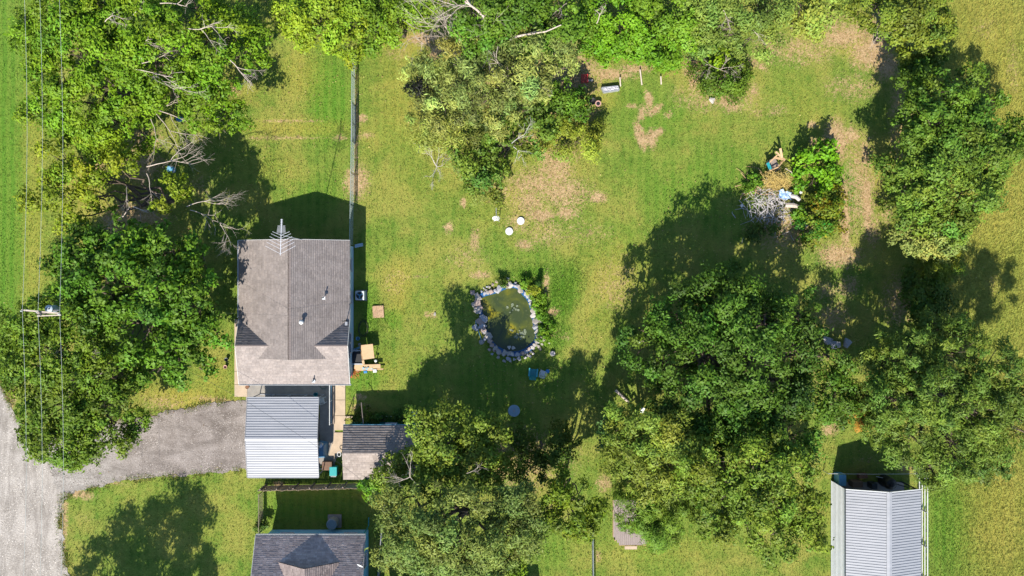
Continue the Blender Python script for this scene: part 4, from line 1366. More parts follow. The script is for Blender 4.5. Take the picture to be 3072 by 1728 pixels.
# --- trees at the bottom centre
tree('light_green_tree', 'sunlit light-green tree rising beside the garden shed', 'tree',
     [(1285, 1270, 48, 10.5), (1350, 1320, 75, 9.5), (1440, 1290, 62, 7), (1460, 1360, 62, 7.5), (1400, 1390, 75, 8.5), (1250, 1390, 55, 7.5), (1190, 1410, 48, 6), (1150, 1440, 30, 4.5), (1310, 1430, 62, 8), (1490, 1420, 48, 6.5), (1320, 1260, 30, 9)],
     (0.142, 0.185, 0.032), dead=[(1230, 1430, 8.5, 1220, 1380, 9.5, .045, 3), (1230, 1430, 8.5, 1180, 1450, 8.6, .045, 3), (1230, 1430, 8.5, 1250, 1460, 8.4, .04, 3), (1400, 1420, 10, 1440, 1410, 10.6, .03, 3)], trunk=.28, base=(1345, 1330), deadmat=M_dead, hs=.78)
tree('grey_green_tree', 'big grey-green tree at the bottom edge right of the neighbour house', 'tree',
     [(1190, 1500, 55, 7), (1230, 1540, 75, 8), (1330, 1530, 85, 9), (1430, 1520, 85, 9), (1540, 1520, 75, 8), (1180, 1620, 60, 7), (1270, 1630, 85, 8.5), (1380, 1620, 95, 9.5), (1490, 1610, 85, 8.5), (1570, 1590, 55, 7), (1310, 1700, 62, 7.5), (1410, 1700, 72, 7.5), (1510, 1670, 55, 7), (1600, 1530, 35, 6)],
     (0.140, 0.172, 0.058), leaf=(.28, .10), dens=.9, gap=.24, trunk=.34)
tree('lime_understory_tree', 'low lime-green tree in the gap between the two big bottom trees', 'tree',
     [(1690, 1440, 34, 3.6), (1720, 1490, 46, 4), (1655, 1510, 42, 3.8), (1710, 1545, 50, 4), (1780, 1540, 38, 3.4), (1660, 1560, 36, 3), (1745, 1580, 36, 3)], (0.100, 0.135, 0.010), leaf=(.3, .14), trunk=.2, hs=2.1)
tree('dark_understory_tree', 'dark shaded tree behind the lime one, south of the round table', 'tree', [(1620, 1340, 52, 3), (1680, 1340, 52, 3), (1600, 1400, 40, 2.6), (1560, 1320, 35, 2.4)], (0.060, 0.090, 0.012), trunk=.1)
tree('lime_sapling', 'bright sapling peeping out at the bottom edge below the grey-green tree', 'tree', [(1520, 1700, 42, 3.5), (1550, 1720, 30, 3)], (0.150, 0.220, 0.014), leaf=(.3, .17), trunk=.07)
tree('blue_green_sapling', 'blue-green sapling in shade left of the light-green tree by the oak', 'tree', [(1840, 1270, 36, 3.4), (1830, 1310, 30, 3)], (0.070, 0.135, 0.055), trunk=.07)
tree('banana_plant', 'long-leaved bright green plant at the corner of the board fence', 'plant', [(1105, 1462, 20, 2.4), (1120, 1480, 16, 2.0), (1090, 1448, 14, 2.2)], (0.120, 0.235, 0.020), leaf=(.75, .12), dens=1.0, trunk=.05)
# --- street tree below the frame whose shadow reaches the grass
tree('street_tree', 'tree past the bottom edge casting the broad shadow on the left lawn', 'tree',
     [(240, 2110, 150, 8), (110, 2150, 120, 7.5), (350, 2140, 115, 7.5), (240, 2240, 150, 7.5), (310, 2050, 80, 9), (170, 2060, 90, 8.5)], MIDG, dens=.85, trunk=.3)
# --- brush pile shrubs
tree('bright_shrub', 'vivid green shrub on the east side of the brush pile', 'shrub', [(2405, 490, 32, 1.2), (2445, 480, 42, 1.3), (2440, 545, 45, 1.2), (2485, 530, 28, 1.0), (2400, 545, 22, 1.0), (2470, 450, 26, 1.1)], (0.105, 0.215, 0.012), leaf=(.30, .20), dens=1.0, trunk=.06)
tree('ragged_shrub', 'ragged green and orange shrub south-east of the brush pile', 'shrub', [(2480, 620, 40, 1.1), (2450, 640, 40, 1.1), (2500, 670, 26, .9), (2430, 690, 35, .9)], (0.110, 0.145, 0.015), hue=.25, trunk=.05)
tree('vine_clump', 'green vine growing over the north-west of the brush pile', 'vine', [(2268, 540, 20, .8), (2250, 560, 14, .7)], (0.08, 0.15, 0.015), dens=1.2, trunk=.03, rc=(.2, .35))
tree('vine_clump', 'green vine spilling over the east end of the brush pile', 'vine', [(2392, 560, 16, .9), (2400, 640, 20, .8)], (0.09, 0.17, 0.015), dens=1.2, trunk=.03, rc=(.2, .35))
tree('shaded_shrub', 'dark shrub in the oak shade south of the brush pile', 'shrub', [(2320, 690, 24, .6), (2270, 700, 22, .5)], (0.070, 0.105, 0.025), dens=.8, trunk=.05)
# --- bed along the shed
for i, (px, py, rr, c_) in enumerate([(1085, 1245, 26, (0.10, 0.12, 0.015)), (1150, 1258, 24, (0.05, 0.10, 0.015)), (1205, 1255, 24, (0.05, 0.10, 0.02)), (1120, 1262, 18, (0.05, 0.09, 0.015))]):
    tree('bed_plant', ['yellow-green plant at the west end of the shed border', 'dark plant in the middle of the shed border', 'dark plant nearest the blue box in the shed border', 'small dark plant against the shed wall'][i], 'plant', [(px, py, rr, .55)], c_, dens=1.3, trunk=.03, rc=(.15, .3), leaf=(.2, .1))
for i, (px, py, rr) in enumerate([(695, 1560, 24), (775, 1590, 14)]):
    pass
tree('small_shrub', 'small dark shrub at the corner of the neighbour house', 'shrub', [(785, 1580, 16, .6), (792, 1570, 12, .6)], (0.06, 0.10, 0.02), dens=1.4, trunk=.03, rc=(.15, .3), leaf=(.2, .1))
# --- pond-side plants
for i, (px, py, rr, c_, l_) in enumerate([(1612, 892, 24, (0.130, 0.215, 0.020), 'leafy yellow-green plant on the east bank of the pond'), (1600, 868, 14, (0.24, 0.25, 0.03), 'yellow plant by the north-east pond stones'), (1575, 848, 14, (0.10, 0.18, 0.02), 'green clump by the pond near the tiny cypress'),
                                          (1640, 985, 24, (0.100, 0.185, 0.016), 'green clump on the south-east pond bank'), (1632, 1012, 14, (0.12, 0.20, 0.016), 'small green clump beside the three pale stepping stones'), (1508, 846, 12, (0.07, 0.11, 0.02), 'dark clump at the north tip of the pond'), (1625, 940, 20, (0.095, 0.18, 0.016), 'low green clump right of the large white pond stone')]):
    tree('pond_plant', l_, 'plant', [(px, py, rr, .4)], c_, dens=1.6, trunk=.02, rc=(.15, .32), leaf=(.26, .08))
tree('small_cypress', 'tiny dark upright cypress on the pond bank', 'plant', [(1616, 850, 7, .5), (1616, 850, 5, 1.0)], (0.03, 0.075, 0.015), dens=3, rc=(.08, .16), leaf=(.12, .06), trunk=.03, fz=2.0)
print('LEAVES', LEAF_COUNT)

# --- dead trees of their own
def dead_tree(name, label, base, tips, rad, depth, material=M_dead, seed=1):
    r = np.random.default_rng(seed)
    b = G(*base)
    t = thing(name, label, 'dead tree', b)
    segs = []
    for tx, ty, th in tips:
        e = W(tx, ty, th)
        branchy(segs, r, np.array(b) + np.array([0, 0, .0]), np.array(e - b), (e - b).length, rad, depth, 0.4, 0.1, (2, 4))
    bark_obj('branch', segs, t, material, 4)
    return t


dead_tree('bare_tree', 'pale bare dead tree with upswept branches left of the deep-green tree', (1385, 205), [(1345, 110, 4.5), (1380, 85, 5), (1420, 90, 5), (1400, 110, 4.5), (1330, 150, 3.5)], .06, 4, M_dead, 5)
dead_tree('bare_shrub', 'bleached leafless shrub lying on the grass below the feathery tree', (1310, 500), [(1290, 480, .7), (1330, 500, .9), (1300, 530, .6), (1320, 470, .8)], .025, 4, MATS['bleached_twig'], 6)


# ------------------------------------------------------------------ fences
def link_mesh(a, b, h, cell=0.075, r=0.0028, z0=0.05):
    """woven diamond wire as real strands, world coordinates"""
    a, b = np.array(a[:2]), np.array(b[:2])
    d = b - a
    Ln = np.linalg.norm(d)
    d = d / Ln
    segs = []
    hh = h - z0
    for sgn in (1, -1):
        k = np.arange(-hh, Ln + hh, cell)
        for s in k:
            s0, s1 = s, s + sgn * hh
            t0, t1 = 0.0, 1.0
            lo, hi = min(s0, s1), max(s0, s1)
            if hi <= 0 or lo >= Ln:
                continue
            def tt(v):
                return (v - s0) / (s1 - s0)
            for lim in (0, Ln):
                q = tt(lim)
                if 0 < q < 1:
                    inside_after = (s0 < 0 and lim == 0 and sgn > 0) or (s0 > Ln and lim == Ln and sgn < 0)
                    if inside_after:
                        t0 = max(t0, q)
                    else:
                        t1 = min(t1, q)
            if t1 - t0 < 0.02:
                continue
            p0 = np.append(a + d * (s0 + (s1 - s0) * t0), z0 + hh * t0)
            p1 = np.append(a + d * (s0 + (s1 - s0) * t1), z0 + hh * t1)
            segs.append(np.concatenate([p0, p1, [r, r]]))
    return segs


def chain_fence(name, label, pts, h, material=M_wirem, gates=(), post=2.6, r=0.0028, rail=0.022, group=None, cell=0.075):
    t = thing(name, label, 'fence', (pts[0].x, pts[0].y, 0), group)
    for i in range(len(pts) - 1):
        a, b = pts[i], pts[i + 1]
        n = max(1, round((b - a).length / post))
        segs = link_mesh(a, b, h, r=r, cell=cell)
        v, f = tubes_np(segs, 3)
        tag(link('wire_mesh', np_mesh('wire_mesh', v - np.array(t.location)[None], f), material, t), kind='stuff')
        MB().tube([a + Vector((0, 0, h)), b + Vector((0, 0, h))], rail, n=6).build('top_rail', material, t)
        for k in range(n + (1 if i == len(pts) - 2 else 0)):
            p = a.lerp(b, k / n)
            MB().tube([p, p + Vector((0, 0, h + .06))], 0.032, n=8).build('post', material, t)
    for (a, b) in gates:
        g = MB()
        for s in (0.06, h - .02):
            g.tube([a + Vector((0.05, 0, s)), b + Vector((0.05, 0, s))], 0.026, n=6)
        for p in (a, b, ):
            g.tube([p + Vector((0.05, 0, .03)), p + Vector((0.05, 0, h))], 0.026, n=6)
        gt = g.build('gate', M_whitemetal, t)
        v, f = tubes_np(link_mesh((a.x + .05, a.y), (b.x + .05, b.y), h, cell=.06, r=.003), 3)
        org = np.array(t.location)
        tag(link('gate_mesh', np_mesh('gate_mesh', v - org[None], f), material, gt), kind='stuff')
    return t


M_greenwire = mat('green_grey_wire', (0.42, 0.50, 0.48), (0.32, 0.40, 0.38), 4, 0.5, metal=0.3)
chain_fence('chain_link_fence', 'grey chain-link fence with a double gate running up from the house corner', [G(1066, 160), G(1065, 318), G(1064, 432), G(1061, 620), G(1059, 735)], 1.35, M_greenwire,
            gates=[(G(1064, 320), G(1064, 376)), (G(1064, 379), G(1063.5, 432))], r=0.0034, cell=0.075)
chain_fence('chain_link_fence', 'short brown-tinted chain-link fence beside the neighbour house', [G(790, 1472), G(790, 1588)], 1.2, mat('rusty_wire', (0.34, 0.29, 0.20), (0.24, 0.20, 0.14), 4, 0.6, metal=.3), r=0.005)
chain_fence('chain_link_fence', 'chain-link fence with a pale rail on the east side of the neighbour house', [G(1166, 1470), G(1158, 1500), G(1140, 1728), G(1136, 1780)], 1.2, M_whitemetal, r=0.003, rail=.03)
chain_fence('chain_link_fence', 'straight chain-link fence at the bottom edge left of the grey deck', [G(1774, 1560), G(1777, 1790)], 1.2, M_wirem, r=0.004, rail=.03)

bf = thing('board_fence', 'weathered wooden board fence behind the carport and shed', 'fence', G(795, 1455))
fa, fb_ = G(793, 1457), G(1160, 1447)
npk = int((fb_ - fa).length / 0.15)
dirf = (fb_ - fa).normalized()
pk = MB().prism([(-.068, -.011), (.068, -.011), (.068, .011), (-.068, .011)], 0, 1).v
pkm = bpy.data.meshes.new('picket')
pkm.from_pydata([tuple(v) for v in pk], [], [(3, 2, 1, 0), (4, 5, 6, 7), (0, 1, 5, 4), (1, 2, 6, 5), (2, 3, 7, 6), (3, 0, 4, 7)])
pkm.materials.append(M_fencewood)
for i in range(npk):
    o = bpy.data.objects.new('picket', pkm)
    COL.objects.link(o)
    o.parent = bf
    p = fa + dirf * (i + .5) * 0.15 - bf.location
    o.location = (p.x, p.y + random.uniform(-.006, .006), 0.02)
    o.rotation_euler = (random.uniform(-.02, .02), random.uniform(-.015, .015), math.atan2(dirf.y, dirf.x) + random.uniform(-.05, .05))
    o.scale = (1, 1, 1.72 + random.uniform(-.04, .04))
for z in (0.35, 1.0, 1.55):
    MB().beam(fa + Vector((0, .04, z)), fb_ + Vector((0, .04, z)), 0.04, 0.09).build('rail', M_fencewood, bf)
for k in range(8):
    p = fa.lerp(fb_, (k + .15) / 7.6)
    MB().beam(p + Vector((0, .12, 0)), p + Vector((0, .12, 1.7)), 0.10).build('post', M_oldwood, bf)

# white pipe rails beside the barn
rf = thing('rail_fence', 'white four-rail pipe fence along the east side of the barn', 'fence', (35.75, -16.2, 0))
for z in (.35, .75, 1.15, 1.55):
    MB().tube([(35.75, -16.3, z), (35.75, -33, z)], 0.045, n=6).build('rail', M_white, rf)
for y in (-16.35, -19.3, -22.3, -25.3, -28.3, -31.3):
    MB().tube([(35.68, y, 0), (35.68, y, 1.6)], 0.05, n=6).build('post', M_whitemetal, rf)
cb = thing('cable_barrier', 'thin pale cable stretched across the open end of the barn', 'cable', G(2475, 1411))
for x, z in ((2470, 1.0), (2738, 1.05)):
    MB().tube([G(x, 1412), G(x, 1412, z + .05)], 0.03, n=6).build('post', M_wirem, cb)
MB().tube([G(2470, 1412, 1.0), G(2600, 1414, .95), G(2738, 1412, 1.05)], 0.018, n=5).build('cable', M_white, cb)

# ------------------------------------------------------------------ power pole and lines
pt = W(122, 938, 9.6)
pole = thing('power_pole', 'wooden power pole with crossarm and grey transformer among the left trees', 'power pole', (pt.x, pt.y, 0))
MB().tube([(pt.x, pt.y, 0), (pt.x, pt.y, 9.9)], 0.17, 0.11, n=10).build('pole', M_oldwood, pole)
a, b = W(66, 934, 9.6), W(180, 944, 9.6)
MB().beam(a + Vector((0, .10, 0)), b + Vector((0, .10, 0)), 0.11, 0.13).build('crossarm', mat('crossarm_wood', (0.55, 0.47, 0.38), (0.42, 0.35, 0.28), 4, .85), pole)
MB().beam(W(112, 948, 9.2), W(184, 945, 9.2), 0.09, 0.11).build('crossarm', MATS['crossarm_wood'], pole)
MB().beam(W(116, 935, 9.7), W(124, 946, 9.7), 0.14, 0.1).build('bracket', M_dark, pole)
tp = W(158, 926, 8.6)
tr_ = MB().lathe(tp - Vector((0, 0, .45)), [(0.24, 0), (0.27, .03), (0.27, .85), (0.29, .86), (0.29, .92), (0.2, .97), (0.05, .99)], 18).build('transformer', mat('transformer_grey', (0.48, 0.55, 0.60), (0.40, 0.47, 0.52), 4, .4), pole, smooth=False)
for s in (-.1, .1):
    MB().lathe(tp + Vector((s, 0, .5)), [(0.03, 0), (0.05, .05), (0.03, .1), (0.05, .15), (0.02, .2)], 8).build('bushing', M_dark, tr_)
MB().beam(W(146, 932, 8.9), W(180, 932, 8.9), 0.08, 0.08).build('bracket', MATS['crossarm_wood'], pole)
for px, py in ((67, 933), (114, 937), (179, 942)):
    q = W(px, py, 9.7)
    MB().lathe(q, [(0.03, 0), (0.06, .05), (0.04, .1), (0.06, .15), (0.03, .2)], 8).build('insulator', M_wire, pole)
MB().lathe(W(84, 930, 9.1), [(0.05, 0), (0.06, .1), (0.05, .35), (0.02, .4)], 8).build('fuse_cutout', M_white, pole)


def cable(name, label, pts, r, material=M_wire):
    m = MB().tube(pts, r, n=5)
    return tag(m.build(name, material), label, 'cable')


for i, (x, y, nx, sx, lab) in enumerate([(67, 933, 68, 63, 'leftmost of the three overhead power lines'), (114, 937, 114, 113, 'middle one of the three overhead power lines'), (179, 942, 172, 176, 'rightmost of the three overhead power lines')]):
    q = W(x, y, 9.9)
    m0, m1 = W(nx, -150, 10.5), W(sx, 1900, 10.2)
    pn = [m1 + (q - m1) * k / 6 - Vector((0, 0, .5 * math.sin(math.pi * k / 6))) for k in range(6)] + [q] + [q + (m0 - q) * k / 6 - Vector((0, 0, .5 * math.sin(math.pi * k / 6))) for k in range(1, 7)]
    cable('power_line', lab, pn, 0.009)
cable('service_wire', 'thin service wire slanting over the carport roof to the bottom trees', [W(124, 940, 8.6), W(300, 1000, 7.2), W(450, 1065, 6.0), W(600, 1130, 5.1), W(752, 1212, 4.4), W(850, 1275, 4.2), W(945, 1336, 4.3), W(1070, 1428, 4.8), W(1143, 1503, 5.6)], 0.009, M_dark)
sp = W(1143, 1503, 5.6)
svp = thing('service_pole', 'slim grey service pole rising through the bottom tree', 'pole', (sp.x, sp.y, 0))
MB().tube([(sp.x, sp.y, 0), (sp.x, sp.y, 5.7)], 0.06, n=8).build('pole', M_wirem, svp)
cable('service_wire', 'second service wire crossing from the pole to the house mast', [W(124, 940, 8.4), W(420, 935, 6.6), W(720, 940, 5.3), W(1038, 955, 4.3)], 0.006, M_dark)

# pole that throws the long shadow beside the oak
yp = G(1879, 1010)
yl = thing('yard_light', 'yard-light pole hidden in the west edge of the big oak', 'light pole', yp)
MB().tube([yp, yp + Vector((0, 0, 5.6))], 0.09, 0.07, n=8).build('pole', M_oldwood, yl)
MB().beam(yp + Vector((-.35, 0, 5.4)), yp + Vector((.5, 0, 5.4)), 0.1).build('crossarm', M_oldwood, yl)
MB().lathe(yp + Vector((.28, 0, 4.7)), [(0.2, 0), (0.22, .1), (0.22, .6), (0.1, .7)], 12).build('lamp_box', M_galv, yl)

# ------------------------------------------------------------------ pond
pw = []
npn_ = len(pond_w)
for i in range(npn_):     # smooth the outline
    for k in range(3):
        f = k / 3
        p0, p1, p2, p3 = [np.array(pond_w[(i + j - 1) % npn_]) for j in range(4)]
        pw.append(0.5 * ((2 * p1) + (-p0 + p2) * f + (2 * p0 - 5 * p1 + 4 * p2 - p3) * f * f + (-p0 + 3 * p1 - 3 * p2 + p3) * f ** 3))
pw = np.array(pw)
pc = pw.mean(0)
pond = thing('garden_pond', 'egg-shaped garden pond ringed with pale stones over a blue liner', 'pond', (pc[0], pc[1], 0))
m = MB()
rings = [(1.10, 0.10), (1.0, 0.10), (0.97, -0.12), (0.90, -0.40), (0.80, -0.62)]
n = len(pw)
vs = []
for s, z in rings:
    vs += [(*(pc + (q - pc) * s), z) for q in pw]
m.add(vs, [(i * n + k, i * n + (k + 1) % n, (i + 1) * n + (k + 1) % n, (i + 1) * n + k) for i in range(len(rings) - 1) for k in range(n)])
m.build('liner', M_liner, pond)
# murky water
M_water = bpy.data.materials.new('pond_water')
M_water.use_nodes = True
t = M_water.node_tree
P = t.nodes['Principled BSDF']
P.inputs['Roughness'].default_value = 0.08
P.inputs['Specular IOR Level'].default_value = 0.3
tc = t.nodes.new('ShaderNodeTexCoord')


def ramp_w(f, stops):
    r = t.nodes.new('ShaderNodeValToRGB')
    e = r.color_ramp.elements
    while len(e) < len(stops):
        e.new(0.5)
    for k, (p_, c_) in enumerate(stops):
        e[k].position = p_
        e[k].color = (*c_, 1)
    t.links.new(f, r.inputs[0])
    return r.outputs[0]


nz = t.nodes.new('ShaderNodeTexNoise')
nz.inputs['Scale'].default_value = 0.55
nz.inputs['Detail'].default_value = 4
nz.inputs['Distortion'].default_value = 0.6
t.links.new(tc.outputs['Object'], nz.inputs['Vector'])
cw1 = ramp_w(nz.outputs['Fac'], [(0.42, (0.030, 0.042, 0.014)), (0.55, (0.055, 0.066, 0.012)), (0.68, (0.19, 0.160, 0.008))])
n2 = t.nodes.new('ShaderNodeTexNoise')
n2.inputs['Scale'].default_value = 5
n2.inputs['Detail'].default_value = 5
t.links.new(tc.outputs['Object'], n2.inputs['Vector'])
mx = t.nodes.new('ShaderNodeMix')
mx.data_type = 'RGBA'
mx.inputs[7].default_value = (0.10, 0.11, 0.05, 1)
t.links.new(ramp_w(n2.outputs['Fac'], [(0.6, (0, 0, 0)), (0.78, (0.7, 0.7, 0.7))]), mx.inputs[0])
t.links.new(cw1, mx.inputs[6])
t.links.new(mx.outputs[2], P.inputs['Base Color'])
m = MB()
m.poly([(*(pc + (q - pc) * 0.965), -0.16) for q in pw])
wat = m.build('pond_water', M_water, origin=(pc[0], pc[1], -0.16))
if wat.data.polygons[0].normal.z < 0:
    wat.data.flip_normals()
tag(wat, 'murky olive pond water with yellow algae patches', 'water', kind='structure')
# stones
stone_meshes = []
for k in range(10):
    bm = bmesh.new()
    r = np.random.default_rng(300 + k)
    q = r.normal(size=(15, 3))
    q /= np.linalg.norm(q, axis=1, keepdims=True)
    q *= r.uniform(.8, 1.1, (15, 1))
    q[:, 2] = np.clip(q[:, 2], -.5, .55)
    for p_ in q:
        bm.verts.new(p_)
    bmesh.ops.convex_hull(bm, input=bm.verts)
    me = bpy.data.meshes.new('stone')
    bm.to_mesh(me)
    bm.free()
    me.materials.append(STONES[[0, 1, 0, 2, 3, 1, 0, 3, 1, 2][k]])
    stone_meshes.append(me)


def stone(parent, x, y, z, s, k=None, sx=1, sy=1, sz=.6, rz=None, name='stone', label=None, cat=None):
    o = bpy.data.objects.new(name, stone_meshes[random.randrange(10) if k is None else k])
    COL.objects.link(o)
    if parent:
        o.parent = parent
        x, y = x - parent.location.x, y - parent.location.y
    o.location = (x, y, z)
    o.scale = (s * sx, s * sy, s * sz)
    o.rotation_euler = (random.uniform(-.2, .2), random.uniform(-.2, .2), random.uniform(0, 6.28) if rz is None else rz)
    return tag(o, label, cat) if label else o


per = np.concatenate([[0], np.cumsum(np.linalg.norm(np.roll(pw, -1, 0) - pw, axis=1))])
s_ = 0.0
tot = per[-1]
while s_ < tot:
    i = int(np.searchsorted(per, s_, side='right') - 1) % n
    q = pw[i] + (pw[(i + 1) % n] - pw[i]) * ((s_ - per[i]) / (per[i + 1] - per[i] + 1e-9))
    o_ = (q - pc) / np.linalg.norm(q - pc)
    ang = math.degrees(math.atan2(o_[1], o_[0])) % 360
    big = 1.35 if 140 < ang < 240 else 1.0
    sz = random.uniform(.17, .34) * big
    d_ = 0.10 + random.uniform(0, .1)
    stone(pond, q[0] + o_[0] * d_, q[1] + o_[1] * d_, 0.12 + random.uniform(0, .05), sz, sx=random.uniform(.9, 1.4))
    if random.random() < (.85 if not 150 < ang < 210 else .3):
        d2 = d_ + sz * 1.25 + random.uniform(0, .1)
        stone(pond, q[0] + o_[0] * d2 + random.uniform(-.08, .08), q[1] + o_[1] * d2 + random.uniform(-.08, .08), 0.07, sz * random.uniform(.6, 1.0))
    if random.random() < (.6 if not 140 < ang < 215 else .1):
        d3 = d_ + sz * 2.1 + random.uniform(0, .12)
        stone(pond, q[0] + o_[0] * d3 + random.uniform(-.1, .1), q[1] + o_[1] * d3 + random.uniform(-.1, .1), 0.03, sz * random.uniform(.5, .85))
    s_ += sz * 1.45
for px, py, s in ((1433, 930, .42), (1441, 962, .46), (1452, 990, .34), (1606, 936, .3), (1540, 1043, .2), (1528, 1041, .2)):
    g = G(px, py)
    stone(pond, g.x, g.y, .2, s, k=[3, 3, 1, 7, 4, 0][int(px) % 6], sz=.45)
for i, (px, py, s, k, l_) in enumerate([(1622, 1011, .17, 4, 'small pale stepping stone touching the pond rim'), (1633, 1020, .19, 7, 'middle pale stepping stone south-east of the pond'), (1645, 1027, .2, 4, 'outermost pale stepping stone south-east of the pond'), (1305, 943, .17, 2, 'lone tan stone on the grass west of the pond')]):
    g = G(px, py)
    tag(stone(None, g.x, g.y, .04, s, k=k, sz=.35, name='stepping_stone'), l_, 'stone')
g = G(1658, 1060)
stp = MB().lathe(g, [(0.26, -.05), (0.23, .05), (0.21, .22), (0.2, .24)], 14).build('tree_stump', M_deadg)
tag(stp, 'sawn grey tree stump in the shade south-east of the pond', 'stump')
# water lilies
ll = thing('water_lily', 'group of round water-lily pads in the south-east of the pond', 'water lily', G(1565, 1005, -.15))
padm = bpy.data.meshes.new('lily_pad')
pv = [(0, 0, 0)] + [(math.cos(a_), math.sin(a_), .02 * math.sin(3 * a_)) for a_ in np.linspace(.25, 2 * math.pi - .25, 12)]
padm.from_pydata(pv, [], [(0, i, i + 1) for i in range(1, 12)])
padm.materials.append(mat('lily_leaf', (0.22, 0.25, 0.16), (0.13, 0.16, 0.09), 4, .4))
r = np.random.default_rng(77)
for k in range(34):
    if k < 24:
        px, py = 1562 + r.normal() * 14, 1003 + r.normal() * 11
    else:
        px, py = 1540 + r.normal() * 9, 928 + r.normal() * 9
    o = bpy.data.objects.new('lily_pad', padm)
    COL.objects.link(o)
    o.parent = ll
    o.location = G(px, py, -.145 + .001 * k) - ll.location
    s = r.uniform(.06, .13)
    o.scale = (s, s, s)
    o.rotation_euler = (0, 0, r.uniform(0, 6.28))
pp = MB().tube([G(1426, 963, .06), G(1446, 1026, .06)], 0.025, n=6).build('blue_pole', M_ltblue)
tag(pp, 'thin light-blue pole lying along the west rim of the pond', 'pole')

# ------------------------------------------------------------------ yard things
def disc(name, c_, r_, z, material, label, cat):
    m = MB().lathe(c_, [(r_ * 1.02, -.04), (r_ * 1.04, z - .03), (r_, z), (r_ * .25, z + .006), (r_ * .2, z + .004)], 28)
    return tag(m.build(name, material), label, cat)


disc('septic_lid', G(1562, 663), .325, .10, M_white, 'upper right of the two round white tank lids in the lawn', 'lid')
disc('septic_lid', G(1527.5, 694), .325, .10, M_white, 'lower left of the two round white tank lids in the lawn', 'lid')

# garden windmill
gw_ = G(1490, 657)
wm = thing('garden_windmill', 'small silver garden windmill on a four-legged tower above the two white lids', 'windmill', gw_)
for sx_, sy_ in ((-1, -1), (1, -1), (1, 1), (-1, 1)):
    MB().tube([gw_ + Vector((sx_ * .24, sy_ * .24, 0)), gw_ + Vector((sx_ * .05, sy_ * .05, 1.75))], 0.018, n=5).build('leg', M_alu, wm)
m = MB()
for z in (.5, 1.0, 1.4):
    k = .24 - .19 * z / 1.75
    q = [gw_ + Vector((i * k, j * k, z)) for i, j in ((-1, -1), (1, -1), (1, 1), (-1, 1))]
    for i in range(4):
        m.tube([q[i], q[(i + 1) % 4]], 0.012, n=4)
m.build('brace', M_alu, wm)
hub = gw_ + Vector((0, -.12, 1.85))
MB().tube([gw_ + Vector((0, .45, 1.85)), hub], 0.02, n=5).build('shaft', M_alu, wm)
axm = Vector((.0, -.85, .5)).normalized()
u1 = axm.orthogonal().normalized()
v1 = axm.cross(u1)
for k in range(12):
    a_ = 2 * math.pi * k / 12
    d1 = u1 * math.cos(a_) + v1 * math.sin(a_)
    d2 = axm.cross(d1)
    m = MB()
    q = [hub + d1 * .07 - d2 * .02, hub + d1 * .07 + d2 * .02 + axm * .01, hub + d1 * .33 + d2 * .06 + axm * .03, hub + d1 * .33 - d2 * .05 - axm * .01]
    m.add(q + [x - axm * .006 for x in q], [(0, 1, 2, 3), (7, 6, 5, 4), (0, 4, 5, 1), (1, 5, 6, 2), (2, 6, 7, 3), (3, 7, 4, 0)])
    m.build('blade', M_alu, wm)
m = MB()
q0 = gw_ + Vector((0, .45, 1.85))
m.box(q0 + Vector((0, .15, 0)), (.02, .32, .24))
m.build('tail', M_alu, wm)


# chairs and table in the shade
def adirondack(c_, rz):
    t = thing('adirondack_chair', 'teal slatted garden armchair south of the pond', 'chair', c_)
    M = Matrix.Rotation(rz, 3, 'Z')

    def T(x, y, z):
        return c_ + M @ Vector((x, y, z))
    for i in range(6):
        y0 = -.28 + i * .1
        MB().box(T(0, y0, .36 - (y0 + .28) * .22), (.52, .085, .022), rz).build('seat_slat', M_teal, t)
    for i in range(5):
        x0 = -.22 + i * .11
        m = MB().beam(T(x0, .26, .28), T(x0 * 1.1, .56, .98 - abs(i - 2) * .04), .095, .02)
        m.build('back_slat', M_teal, t)
    for s in (-1, 1):
        MB().box(T(s * .34, -.05, .56), (.13, .72, .025), rz).build('armrest', mat('teal_worn', (0.05, 0.36, 0.40), (0.03, 0.28, 0.32), 4, .5), t)
        MB().beam(T(s * .31, -.32, 0), T(s * .31, -.32, .55), .09, .03).build('leg', M_teal, t)
        MB().beam(T(s * .29, -.32, .36), T(s * .29, .55, .02), .03, .1).build('leg', M_teal, t)
    return t


adirondack(G(1599, 1117), math.radians(174))


def plastic_chair(name, label, c_, rz, material):
    t = thing(name, label, 'chair', c_)
    M = Matrix.Rotation(rz, 3, 'Z')

    def T(x, y, z):
        return c_ + M @ Vector((x, y, z))
    for i in range(6):
        MB().box(T(0, -.2 + i * .075, .42), (.42, .062, .02), rz).build('seat_slat', material, t)
    for i in range(5):
        MB().beam(T(-.16 + i * .08, .22, .46), T(-.18 + i * .09, .33, .84), .05, .018).build('back_slat', material, t)
    MB().tube([T(-.24, .26, .42), T(-.25, .34, .78), T(-.14, .37, .88), T(.14, .37, .88), T(.25, .34, .78), T(.24, .26, .42)], .022, n=6).build('back_frame', material, t)
    for s in (-1, 1):
        MB().tube([T(s * .25, .28, .64), T(s * .30, 0, .66), T(s * .26, -.24, .64)], .026, n=6).build('armrest', material, t)
        MB().tube([T(s * .25, -.24, 0), T(s * .26, -.24, .64)], .024, n=6).build('leg', material, t)
        MB().tube([T(s * .22, .34, 0), T(s * .23, .25, .44)], .024, n=6).build('leg', material, t)
    return t


